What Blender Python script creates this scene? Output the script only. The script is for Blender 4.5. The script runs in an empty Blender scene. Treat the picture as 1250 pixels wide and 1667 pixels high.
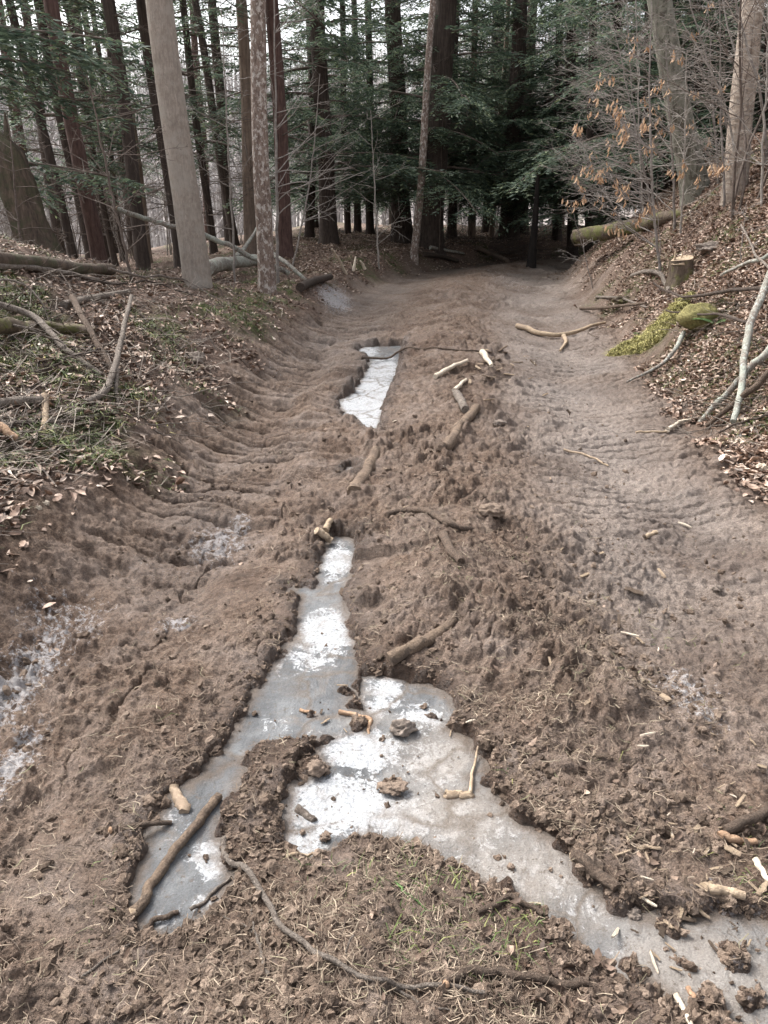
import bpy, math, random
import numpy as np
from mathutils import Vector, Matrix

S = bpy.context.scene
COL = S.collection
rad = math.radians

# ------------------------------------------------------------------ camera, sky, sun, exposure
CAMZ, TILT, F = 1.55, rad(21.8), 1259.0
cam_d = bpy.data.cameras.new('camera')
cam_d.sensor_fit = 'VERTICAL'; cam_d.sensor_height = 36.0; cam_d.lens = F/1667*36
cam_d.clip_start = 0.05; cam_d.clip_end = 2000
cam = bpy.data.objects.new('camera', cam_d); COL.objects.link(cam)
cam.location = (0, 0, CAMZ); cam.rotation_euler = (rad(90)-TILT, 0, 0)
S.camera = cam

SUN_EL, SUN_AZ = rad(52), rad(-52)
W = bpy.data.worlds.new('World'); S.world = W; W.use_nodes = True
nt = W.node_tree; bg = nt.nodes['Background']
sky = nt.nodes.new('ShaderNodeTexSky'); sky.sky_type = 'NISHITA'; sky.sun_disc = False
sky.sun_elevation = SUN_EL; sky.sun_rotation = SUN_AZ
sky.air_density = 1.0; sky.dust_density = 6.0; sky.ozone_density = 1.0
hs = nt.nodes.new('ShaderNodeHueSaturation'); hs.inputs['Saturation'].default_value = 0.3
nt.links.new(sky.outputs[0], hs.inputs['Color']); nt.links.new(hs.outputs[0], bg.inputs['Color'])
bg.inputs['Strength'].default_value = 0.14
sl = bpy.data.lights.new('sun', 'SUN'); sl.energy = 1.5; sl.angle = rad(22); sl.color = (1, .97, .93)
sun = bpy.data.objects.new('sun', sl); COL.objects.link(sun)
sd_ = Vector((math.sin(SUN_AZ)*math.cos(SUN_EL), math.cos(SUN_AZ)*math.cos(SUN_EL), math.sin(SUN_EL)))
sun.rotation_euler = sd_.to_track_quat('Z', 'Y').to_euler()
S.view_settings.view_transform = 'Standard'; S.view_settings.look = 'None'
S.view_settings.gamma = 1; S.view_settings.exposure = 1.55
S.cycles.max_bounces = 5; S.cycles.diffuse_bounces = 3; S.cycles.glossy_bounces = 2
S.cycles.use_denoising = True

# ------------------------------------------------------------------ noise
def _hash(ix, iy, seed):
    with np.errstate(over='ignore'):
        h = (ix.astype(np.int64)*374761393 + iy.astype(np.int64)*668265263 + seed*1442695041) & 0xFFFFFFFF
        h = ((h ^ (h >> 13))*1274126177) & 0xFFFFFFFF
        h = ((h ^ (h >> 16))*2246822519) & 0xFFFFFFFF
    return (h ^ (h >> 15)) & 0xFFFFFFFF
def rnd(ix, iy, seed): return _hash(ix, iy, seed)/4294967296.0
def pn(x, y, seed=0):
    ix = np.floor(x); iy = np.floor(y); fx = x-ix; fy = y-iy
    ix = ix.astype(np.int64); iy = iy.astype(np.int64)
    u = fx*fx*fx*(fx*(fx*6-15)+10); v = fy*fy*fy*(fy*(fy*6-15)+10)
    def g(a, b, dx, dy):
        an = rnd(a, b, seed)*6.2831853
        return np.cos(an)*dx+np.sin(an)*dy
    n00 = g(ix, iy, fx, fy); n10 = g(ix+1, iy, fx-1, fy)
    n01 = g(ix, iy+1, fx, fy-1); n11 = g(ix+1, iy+1, fx-1, fy-1)
    a = n00+(n10-n00)*u; b = n01+(n11-n01)*u
    return (a+(b-a)*v)*1.5
def fbm(x, y, octv=3, seed=0, gain=.5):
    s = 0; a = 1
    for i in range(octv):
        s = s+a*pn(x, y, seed+i*17); a *= gain; x = x*2.03+11.3; y = y*2.03-7.1
    return s
def crumbs(x, y, cell, seed, fill=.8):
    X = x/cell; Y = y/cell
    ix = np.floor(X).astype(np.int64); iy = np.floor(Y).astype(np.int64)
    h = np.zeros_like(X)
    for dx in (-1, 0, 1):
        for dy in (-1, 0, 1):
            a = ix+dx; b = iy+dy
            cx = a+rnd(a, b, seed); cy = b+rnd(a, b, seed+1)
            r = rnd(a, b, seed+2); r = np.where(rnd(a, b, seed+3) < fill, .25+.6*r*r, 0)
            an = rnd(a, b, seed+4)*3.1416; ex = X-cx; ey = Y-cy
            p = ex*np.cos(an)+ey*np.sin(an); q = (-ex*np.sin(an)+ey*np.cos(an))*(1.1+.7*rnd(a, b, seed+5))
            h = np.maximum(h, np.sqrt(np.maximum(0, r*r-p*p-q*q)))
    return h*cell-_CM.get(fill, 0)*cell
_CM = {}
def _calib():
    r = np.random.default_rng(1); a, b = r.uniform(0, 60, 20000), r.uniform(0, 60, 20000)
    for fl in (.45, .5, .7, .8, .85): _CM[fl] = float(crumbs(a, b, 1.0, 100, fl).mean())
_calib()
def sm(a, b, x):
    t = np.clip((x-a)/(b-a), 0, 1); return t*t*(3-2*t)

# ------------------------------------------------------------------ pixel (of the 1250x1667 photo) to ray
CT, ST = math.cos(TILT), math.sin(TILT)
def ray(px, py):
    a = (px-625)/F; b = (833.5-py)/F
    return np.array([a, b*ST+CT, b*CT-ST])
def on_plane(px, py, z):
    d = ray(px, py); k = (z-CAMZ)/d[2]
    return np.array([0, 0, CAMZ])+d*k

# ------------------------------------------------------------------ road centre line
_cp = np.array([(.12,-6),(.12,0),(.18,2),(.22,3.3),(.38,5.5),(.6,7.8),(.95,11),(1.35,14.5),(1.95,18),(3.2,21),(5.5,23.4),(9,24.8),(16,26),(45,29)], float)
_cl = np.concatenate([[0], np.cumsum(np.hypot(*np.diff(_cp, axis=0).T))])
_s = np.linspace(0, _cl[-1], 420)
RX = np.interp(_s, _cl, _cp[:, 0]); RY = np.interp(_s, _cl, _cp[:, 1])
_k = np.ones(21)/21
def _smth(a):
    return np.convolve(np.pad(a, 10, mode='reflect', reflect_type='odd'), _k, 'valid')
RX, RY = _smth(RX), _smth(RY)
RS = _s-6.0
TX = np.gradient(RX); TY = np.gradient(RY); _l = np.hypot(TX, TY); TX /= _l; TY /= _l
def road_ts(x, y):
    t = np.empty_like(x); s = np.empty_like(x)
    for i in range(0, len(x), 60000):
        xx = x[i:i+60000]; yy = y[i:i+60000]
        # coarse then fine
        d = (xx[:, None]-RX[None, ::6])**2+(yy[:, None]-RY[None, ::6])**2
        j0 = d.argmin(1)*6
        best = np.full(len(xx), 1e18); bj = j0.copy()
        for o in range(-6, 7):
            j = np.clip(j0+o, 0, len(RX)-1)
            dd = (xx-RX[j])**2+(yy-RY[j])**2
            m = dd < best; best[m] = dd[m]; bj[m] = j[m]
        ex = xx-RX[bj]; ey = yy-RY[bj]
        t[i:i+60000] = ex*TY[bj]-ey*TX[bj]
        s[i:i+60000] = RS[bj]+ex*TX[bj]+ey*TY[bj]
    return t, s

# ------------------------------------------------------------------ frozen puddles (outlines on the ground)
ICEZ, ICEZ2 = -0.042, -0.07
_polyA = [(545,872),(575,880),(583,900),(572,930),(560,970),(563,1010),(575,1045),(583,1075),(585,1110),(570,1150),(600,1165),(570,1200),(500,1208),(430,1212),(385,1240),(345,1262),(330,1250),(365,1215),(385,1180),(410,1140),(440,1090),(480,1040),(485,1010),(492,970),(466,968),(470,955),(512,955),(520,920),(530,890)]
_polyB = [(345,1262),(385,1235),(400,1250),(375,1300),(350,1355),(362,1395),(375,1425),(355,1470),(325,1500),(275,1528),(235,1518),(215,1480),(225,1430),(235,1385),(250,1340),(290,1290)]
_polyC = [(585,1095),(655,1105),(700,1118),(740,1140),(745,1165),(725,1190),(770,1215),(790,1240),(795,1270),(810,1300),(850,1345),(900,1370),(935,1395),(950,1430),(1000,1480),(1040,1500),(1075,1500),(1140,1500),(1190,1488),(1260,1500),(1340,1600),(1270,1690),(1130,1660),(1060,1600),(1000,1600),(960,1570),(920,1520),(870,1490),(820,1450),(760,1430),(715,1420),(700,1385),(650,1380),(600,1370),(560,1375),(510,1400),(460,1395),(470,1310),(475,1280),(510,1265),(530,1250),(515,1225),(530,1205),(600,1180),(580,1130)]
_polyU = [(588,566),(655,562),(652,590),(645,620),(632,650),(620,680),(612,714),(595,702),(560,678),(550,655),(575,640),(595,605),(600,584),(580,574)]
_polyS = [(558,770),(570,758),(582,768),(575,782),(560,782)]
POLY = [np.array([on_plane(*p, z)[:2] for p in P]) for P, z in ((_polyA, ICEZ), (_polyB, ICEZ), (_polyC, ICEZ), (_polyU, ICEZ2), (_polyS, ICEZ))]
def _isl(px, py, rp):
    p = on_plane(px, py, ICEZ); return p[0], p[1], rp/F*math.hypot(*p[:2], CAMZ)
ISL = [_isl(*q) for q in ((515,1252,22),(635,1278,18),(585,1180,18),(505,1165,14),(560,1130,14),(700,1165,12),(528,1360,9),(1095,1512,20),(1040,1590,24),(1190,1560,26),(1150,1640,30),(1220,1625,20),(1120,1570,14))]
def poly_sd(x, y, P):
    d2 = np.full(x.shape, 1e9); inside = np.zeros(x.shape, bool)
    n = len(P)
    for i in range(n):
        ax, ay = P[i]; bx, by = P[(i+1) % n]
        ex, ey = bx-ax, by-ay
        k = np.clip(((x-ax)*ex+(y-ay)*ey)/(ex*ex+ey*ey), 0, 1)
        d2 = np.minimum(d2, (x-ax-k*ex)**2+(y-ay-k*ey)**2)
        c = ((ay > y) != (by > y))
        if ey != 0: inside ^= c & (x < ex*(y-ay)/ey+ax)
    return np.where(inside, -1, 1)*np.sqrt(d2)
def ice_sd(x, y):
    out = np.full(x.shape, 9.0)
    m = (x > -2) & (x < 2.6) & (y > .6) & (y < 9.5)
    xx, yy = x[m], y[m]
    wx = xx+.022*pn(xx*9, yy*9, 501)+.014*pn(xx*27, yy*27, 502)+.006*pn(xx*70, yy*70, 505); wy = yy+.03*pn(xx*9, yy*9, 503)+.016*pn(xx*27, yy*27, 504)
    o = np.full(xx.shape, 9.0)
    for P in POLY: o = np.minimum(o, poly_sd(wx, wy, P))
    for cx, cy, r in ISL: o = np.maximum(o, r-np.hypot(wx-cx, wy-cy))
    out[m] = o
    return out

# frost blown over the mud: centre pixel, radii
FROST = [(30,1110,55,120,1.),(15,1260,40,90,1.),(110,1010,90,45,.7),(350,885,60,28,.9),(285,1020,45,18,.8),(385,860,25,25,.9),(300,700,130,60,.35),(450,590,70,50,.35),
         (1110,1130,70,40,.75),(1130,1170,45,40,.8),(1030,1050,60,40,.4),(930,660,70,90,.35),(830,460,70,22,.5),(545,497,32,14,1.1),(960,780,60,60,.3),(1190,1500,70,60,.7),(1150,1600,120,50,.7),(1235,745,35,25,.8),(500,960,20,15,.5)]
FW = []
for px, py, rx, ry, a in FROST:
    c = on_plane(px, py, -.05); p2 = on_plane(px, py-ry, -.05); p3 = on_plane(px+rx, py, -.05)
    FW.append((c[0], c[1], abs(p3[0]-c[0]), abs(p2[1]-c[1]), a))
MOSSP = []   # filled after ray casting works: (x, y, r)

SY = [-10, 2, 4, 6, 8, 10, 12.5, 15, 60]
def macro(x, y, full=False):
    t, s = road_ts(x, y)
    w = 1+.02*np.clip(s-4, 0, 11)-.2*sm(16, 21, s)
    tt = t/w
    rutA = .3+.7*sm(1.5, 6, s); rutA = rutA*(1-.5*sm(14, 19, s))
    h = .075*np.exp(-(tt-.05)**2/.25)-.13*rutA*np.exp(-((tt+1.22)/.45)**2)-.10*rutA*np.exp(-((tt-1.15)/.5)**2)
    # left side
    cutL = np.interp(s, [0, 2.5, 5, 10, 14, 18, 60], [.12, .24, .34, .34, .30, .42, .5])
    slL = np.interp(s, [0, 3, 5, 6.5, 8, 10, 12, 14, 18, 26, 60], [.15, .22, .42, .52, .40, .22, .09, .03, .07, .05, .04])
    u = np.maximum(0, -tt-2.05)
    L = cutL*sm(1.5, 2.15, -tt)+slL*np.where(u < 2.2, u, 2.2+(u-2.2)*.25)
    drop = .13*np.maximum(0, -x-2.6)*sm(11.5, 17, y)
    L = L-np.minimum(drop, 2.2)
    # right side
    slR = np.interp(s, [0, 3, 5, 7, 9, 12, 14, 18, 22, 60], [.18, .40, .62, .82, .98, 1.08, 1.14, 1.0, .5, .3])
    v = np.maximum(0, tt-np.interp(s, [0, 11, 15, 19, 24], [1.85, 1.85, 1.6, 1.55, 1.8]))
    R = slR*np.where(v < 2.3, v*sm(0, .5, v)**.5, 2.3+(v-2.3)*.22)
    R = np.minimum(R, 2.6)
    h = h+np.where(tt < 0, L, R)
    rr = np.hypot(x, y)
    h = h-5*sm(34, 75, rr)*sm(18, 2, x-0*y) + 25*sm(70, 195, rr)
    if full: return h, tt, s
    return h

def fields(x, y):
    h, t, s = macro(x, y, True)
    rr = np.hypot(x, y)
    bank = np.maximum(sm(1.62, 2.0, -t+.25*fbm(x*1.5, y*1.5, 2, 31)), sm(1.8, 2.25, t+.3*fbm(x*1.5, y*1.5, 2, 32)))
    bank = np.maximum(bank, sm(17, 24, rr)*sm(1.2, 1.7, np.abs(t)))
    road = 1-bank
    rutL = np.exp(-((t+1.22)/.48)**4); rutR = np.exp(-((t-1.15)/.55)**4)
    rut = np.maximum(rutL*sm(1.5, 3.5, s), rutR*.85)
    near = rr < 22
    dz = np.zeros_like(x); e = np.full_like(x, 9.0)
    X, Y, b, rd, ru, T, Sx = x[near], y[near], bank[near], road[near], rut[near], t[near], s[near]
    q = .05*fbm(X*.9, Y*.9, 2, 1)+.03*fbm(X*2.6, Y*2.6, 3, 2)*(1-.5*ru)
    wx = X+.02*pn(X*16, Y*16, 7)+.008*pn(X*45, Y*45, 8); wy = Y+.02*pn(X*16, Y*16, 9)+.008*pn(X*45, Y*45, 10)
    rough = np.clip(.65+.9*fbm(X*1.3, Y*1.3, 2, 44), .25, 1.3)
    hump = np.exp(-((T-.35)/.75)**2)
    rn = np.hypot(X, Y)
    ca = rd*(1-.62*ru)*rough*(.7+.6*hump)
    q = q+ca*(.62*crumbs(wx, wy, .13, 100, .45)*(.7+.3*sm(9, 3, rn))+.8*crumbs(wx, wy, .06, 110, .7)*(.6+.4*sm(10, 4, rn))+.75*crumbs(wx, wy, .027, 120, .8)*sm(8, 3, rn))+rd*(.014*fbm(X*22, Y*22, 3, 21)+.035*np.minimum(0, pn(X*13+3, Y*9, 23)+.25*pn(X*30, Y*30, 24)+.22)*sm(5, 2.5, np.hypot(X, Y)))*(1-.3*ru)
    nr = np.hypot(X, Y) < 6
    g = np.zeros_like(X); g[nr] = .55*crumbs(wx[nr], wy[nr], .014, 130, .85)*(1-.5*ru[nr])
    q = q+g*rd
    q = q+(b)*(.03*fbm(X*5, Y*5, 3, 51)+.25*crumbs(wx, wy, .22, 140, .5))
    # lugs pressed in by tyres
    ph = (Sx+.16*(T+1.2)+.12*fbm(X*1.3, Y*2, 2, 61)+.022*pn(X*7, Y*7, 62)+.010*pn(X*19, Y*19, 66))/.215
    tri = np.abs(ph-np.floor(ph)-.5)*2
    lug = (.5-1.3*(1-sm(.04, .34, tri))-.4*(1-sm(.05, .3, np.abs(ph*2.37-np.floor(ph*2.37)-.5)*2))+.5*tri)*np.clip(.85+.7*pn(X*2.5, Y*2.5, 63), .15, 1.3)
    q = q+.085*lug*np.exp(-((T+1.22)/.6)**6)*(.12+.88*sm(2.6, 5.0, Sx))*sm(15, 11.5, Sx)
    ph = (Sx-.1*(T-1.2)+.08*fbm(X*1.5, Y*2, 2, 64)+.02*pn(X*8, Y*8, 67))/.13
    tri = np.abs(ph-np.floor(ph)-.5)*2
    q = q+.034*(.3-1.2*(1-sm(.05, .35, tri)))*np.exp(-((T-1.3)/.7)**4)*sm(2.6, 4.2, Sx)*np.clip(.6+pn(X*1.2, Y*1.2, 65), 0, 1)
    # long cracks in the frozen crust left of the ice
    cr = np.abs(pn(X*2.2+.3*pn(X*6, Y*6, 72), Y*2.2, 71))
    q = q-.04*np.exp(-(cr/.022)**2)*sm(.35, .9, -T)*sm(1.5, 1.1, -T)*sm(6.5, 4.5, Sx)*sm(1.5, 2.2, Sx)
    dz[near] = q
    h = h+dz
    e = ice_sd(x, y)
    icez = np.where(y > 5, ICEZ2, ICEZ)
    keep = icez+.006+.022*sm(0, .14, e)-.5*np.maximum(0, e-.28)+np.maximum(dz, -.01)*.8*sm(0, .05, e)
    ho = np.where(e < 1, np.maximum(np.where(y < 3.3, icez+.02+(h-icez-.02)*(.22+.78*sm(.0, .5, e)), h), keep), h)
    ho = ho+.014*np.exp(-((e-.06)/.05)**2)*(e < .5)*np.clip(.5+1.2*pn(x*5, y*5, 81), 0, 1.3)
    for cx, cy, r in ISL:
        di = np.hypot(x-cx, y-cy)
        ho = np.where(di < r*1.6, np.minimum(ho, icez+.004+.5*r*np.sqrt(np.maximum(0, 1-(di/(r*1.5))**2))+.3*np.maximum(dz, 0)), ho)
    k = sm(-.035, .03, e+.02*pn(x*14, y*14, 88))
    h = np.where(e < .5, (icez-.05)*(1-k)+ho*k, h)
    h = h+np.where(rr > 22, .12*fbm(x*.5, y*.5, 2, 90), 0)
    frost = np.zeros_like(x)
    for cx, cy, ax, ay, a in FW: frost = np.maximum(frost, a*np.exp(-((x-cx)/ax)**2*.8-((y-cy)/ay)**2*.8))
    frost = np.maximum(frost, .35*ru_all(rut, x, y))
    wet = np.clip(np.exp(-(np.maximum(e, 0)/.08)**2)+.6*rut*np.clip(pn(x*1.5, y*1.5, 95)+.3, 0, 1), 0, 1)
    moss = np.clip(fbm(x*.9+5, y*.9, 3, 97)*1.8-.02, 0, 1)*bank
    for cx, cy, r in MOSSP: moss = np.maximum(moss, 1.3*np.exp(-((x-cx)**2+(y-cy)**2)/r**2))
    return dict(h=h, t=t, s=s, bank=bank, rut=rut, e=e, frost=frost, wet=wet, moss=moss)
def ru_all(rut, x, y): return rut*np.clip(fbm(x*2, y*2, 2, 99)+.45, 0, 1)

def Hs(x, y):
    x = np.atleast_1d(np.asarray(x, float)); y = np.atleast_1d(np.asarray(y, float))
    return fields(x, y)['h']
def cast(px, py, lift=0.0):
    """the ground point (real terrain) seen at a photo pixel"""
    d = ray(px, py)
    ks = np.geomspace(.9, 120, 260)
    p = d[None]*ks[:, None]; hh = macro(p[:, 0], p[:, 1]); dz = CAMZ+p[:, 2]-hh
    i = np.argmax(dz < 0) if (dz < 0).any() else len(ks)-1
    a, b = ks[max(i-1, 0)], ks[i]
    for _ in range(14):
        m = (a+b)/2; q = d*m
        if CAMZ+q[2]-macro(np.array([q[0]]), np.array([q[1]]))[0] < 0: b = m
        else: a = m
    ks = np.linspace(max(b*.93-.05, .8), b*1.07+.05, 60); hh = Hs(d[0]*ks, d[1]*ks); below = CAMZ+d[2]*ks-hh < 0
    if below.any(): b = ks[int(np.argmax(below))]
    q = d*b; z = float(Hs(q[0], q[1])[0])
    if float(ice_sd(q[:1], q[1:2])[0]) < .01: z = max(z, ICEZ2 if q[1] > 5 else ICEZ); b = min(b, (z-CAMZ)/d[2]); q = d*b
    return np.array([q[0], q[1], z+lift])
def depth(p): return p[1]*CT-(p[2]-CAMZ)*ST
for px, py, r in ((1065,555,.28),(1135,525,.25),(1180,380,.3),(980,480,.25),(30,545,.35),(60,590,.25),(415,490,.3),(590,440,.35),(640,432,.3),(380,470,.4),(190,640,.2),(1230,600,.2),(1020,400,.3)):
    p = cast(px, py); MOSSP.append((p[0], p[1], r))

# ------------------------------------------------------------------ mesh helpers
class MB:
    def __init__(s): s.V = []; s.F = []; s.n = 0
    def add(s, V, Fc):
        V = np.asarray(V, float).reshape(-1, 3); Fc = np.asarray(Fc, np.int64)
        s.V.append(V); s.F.append(Fc+s.n); s.n += len(V)
    def mesh(s, name, mat, smooth=True):
        V = np.concatenate(s.V); me = bpy.data.meshes.new(name)
        f3 = [f for f in s.F if f.shape[1] == 3]; f4 = [f for f in s.F if f.shape[1] == 4]
        f3 = np.concatenate(f3) if f3 else np.zeros((0, 3), np.int64); f4 = np.concatenate(f4) if f4 else np.zeros((0, 4), np.int64)
        me.vertices.add(len(V)); me.vertices.foreach_set('co', V.astype(np.float32).ravel())
        loops = np.concatenate([f3.ravel(), f4.ravel()]).astype(np.int32)
        me.loops.add(len(loops)); me.loops.foreach_set('vertex_index', loops)
        st = np.concatenate([np.arange(len(f3))*3, len(f3)*3+np.arange(len(f4))*4]).astype(np.int32)
        me.polygons.add(len(st)); me.polygons.foreach_set('loop_start', st)
        me.polygons.foreach_set('use_smooth', np.full(len(st), smooth))
        me.update(calc_edges=True); me.validate()
        if mat: me.materials.append(mat)
        return me
    def build(s, name, mat, parent=None, smooth=True, loc=None):
        o = bpy.data.objects.new(name, s.mesh(name, mat, smooth)); COL.objects.link(o)
        if parent: o.parent = parent
        if loc is not None: o.location = loc
        return o
def tag(o, label, cat, group=None):
    o['label'] = label; o['category'] = cat
    if group: o['group'] = group
    return o
def kind(o, k): o['kind'] = k; return o
def empty(name, loc, label, cat, group=None):
    o = bpy.data.objects.new(name, None); COL.objects.link(o); o.location = tuple(loc); o.empty_display_size = .1
    return tag(o, label, cat, group)
def tube(mb, P, R, sides=6, cap=True, ridge=0, seed=0, oval=1.0):
    P = np.asarray(P, float); R = np.asarray(R, float); n = len(P)
    T = np.gradient(P, axis=0); T /= np.linalg.norm(T, axis=1)[:, None]+1e-9
    ref = np.array([0, 0, 1.]) if abs(T[:, 2]).mean() < .8 else np.array([1., 0, 0])
    A = np.cross(T, ref); A /= np.linalg.norm(A, axis=1)[:, None]+1e-9
    B = np.cross(A, T)
    an = np.arange(sides)*2*math.pi/sides
    rr = np.repeat(R[:, None], sides, 1)
    if ridge:
        L = np.concatenate([[0], np.cumsum(np.linalg.norm(np.diff(P, axis=0), axis=1))])
        gx = np.cos(an)[None]*2.2+seed*3.7+0*L[:, None]; gy = np.sin(an)[None]*2.2+L[:, None]/np.maximum(R.mean(), .01)*.25
        rr = rr*(1+ridge*fbm(gx, gy, 3, seed))
    V = P[:, None]+rr[:, :, None]*(np.cos(an)[None, :, None]*A[:, None]+oval*np.sin(an)[None, :, None]*B[:, None])
    i = np.arange(n-1)[:, None]*sides; j = np.arange(sides)[None]; k = (j+1) % sides
    Fc = np.stack([i+j, i+k, i+sides+k, i+sides+j], -1).reshape(-1, 4)
    mb.add(V.reshape(-1, 3), Fc)
    if cap and sides >= 3:
        for r0, flip in ((0, 1), (n-1, 0)):
            c = V[r0].mean(0); idx = np.arange(sides)
            f = np.stack([np.full(sides, sides), idx, (idx+1) % sides], 1)
            if flip: f = f[:, ::-1]
            mb.add(np.vstack([V[r0], c]), f)
def curve(pts, n=16, wob=0, seed=0):
    P = np.asarray(pts, float)
    L = np.concatenate([[0], np.cumsum(np.linalg.norm(np.diff(P, axis=0), axis=1))])
    u = np.linspace(0, L[-1], n); Q = np.stack([np.interp(u, L, P[:, k]) for k in range(3)], 1)
    if len(P) > 2:
        for _ in range(2): Q[1:-1] = (Q[:-2]+2*Q[1:-1]+Q[2:])/4
    if wob:
        r = np.random.default_rng(seed)
        N = r.normal(size=(n, 3))*wob; N[1:-1] = (N[:-2]+N[1:-1]+N[2:])/2; Q += N
    return Q

# ------------------------------------------------------------------ materials
def mat_new(name, rough=.85):
    m = bpy.data.materials.new(name); m.use_nodes = True
    b = m.node_tree.nodes['Principled BSDF']; b.inputs['Roughness'].default_value = rough
    b.inputs['Specular IOR Level'].default_value = .3
    return m, m.node_tree, b
def N(t, ty, **kw):
    n = t.nodes.new(ty)
    for k, v in kw.items():
        if hasattr(n, k): setattr(n, k, v)
        else: n.inputs[k].default_value = v
    return n
def noise(t, scale, detail=4, rough=.6, co=None, dist=0.0):
    n = N(t, 'ShaderNodeTexNoise'); n.inputs['Scale'].default_value = scale; n.inputs['Detail'].default_value = detail
    n.inputs['Roughness'].default_value = rough; n.inputs['Distortion'].default_value = dist
    if co is not None: t.links.new(co, n.inputs['Vector'])
    return n.outputs['Fac']
def ramp(t, fac, stops, interp='LINEAR'):
    r = N(t, 'ShaderNodeValToRGB'); r.color_ramp.interpolation = interp
    e = r.color_ramp.elements
    while len(e) < len(stops): e.new(.5)
    for i, (p, c) in enumerate(stops):
        e[i].position = p; e[i].color = (*c, 1) if len(c) == 3 else c
    t.links.new(fac, r.inputs[0]); return r.outputs[0]
def mixc(t, fac, a, b, mode='MIX'):
    n = N(t, 'ShaderNodeMix', data_type='RGBA', blend_type=mode)
    for v, k in ((fac, 0), (a, 6), (b, 7)):
        if hasattr(v, 'is_linked'): t.links.new(v, n.inputs[k])
        elif isinstance(v, tuple): n.inputs[k].default_value = (*v, 1)
        else: n.inputs[k].default_value = v
    return n.outputs[2]
def math_(t, op, a, b=None, clamp=False):
    n = N(t, 'ShaderNodeMath', operation=op); n.use_clamp = clamp
    for v, k in ((a, 0), (b, 1)):
        if v is None: continue
        if hasattr(v, 'is_linked'): t.links.new(v, n.inputs[k])
        else: n.inputs[k].default_value = v
    return n.outputs[0]
def bump(t, b, height, strength=.5, dist=.01):
    n = N(t, 'ShaderNodeBump'); n.inputs['Strength'].default_value = strength; n.inputs['Distance'].default_value = dist
    t.links.new(height, n.inputs['Height']); t.links.new(n.outputs[0], b.inputs['Normal'])
def objco(t, scale=(1, 1, 1)):
    c = N(t, 'ShaderNodeTexCoord'); mp = N(t, 'ShaderNodeMapping'); mp.inputs['Scale'].default_value = scale
    t.links.new(c.outputs['Object'], mp.inputs[0]); return mp.outputs[0]
def maprange(t, v, a, b, c=0, d=1):
    n = N(t, 'ShaderNodeMapRange'); n.inputs[1].default_value = a; n.inputs[2].default_value = b; n.inputs[3].default_value = c; n.inputs[4].default_value = d
    t.links.new(v, n.inputs[0]); return n.outputs[0]

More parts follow.
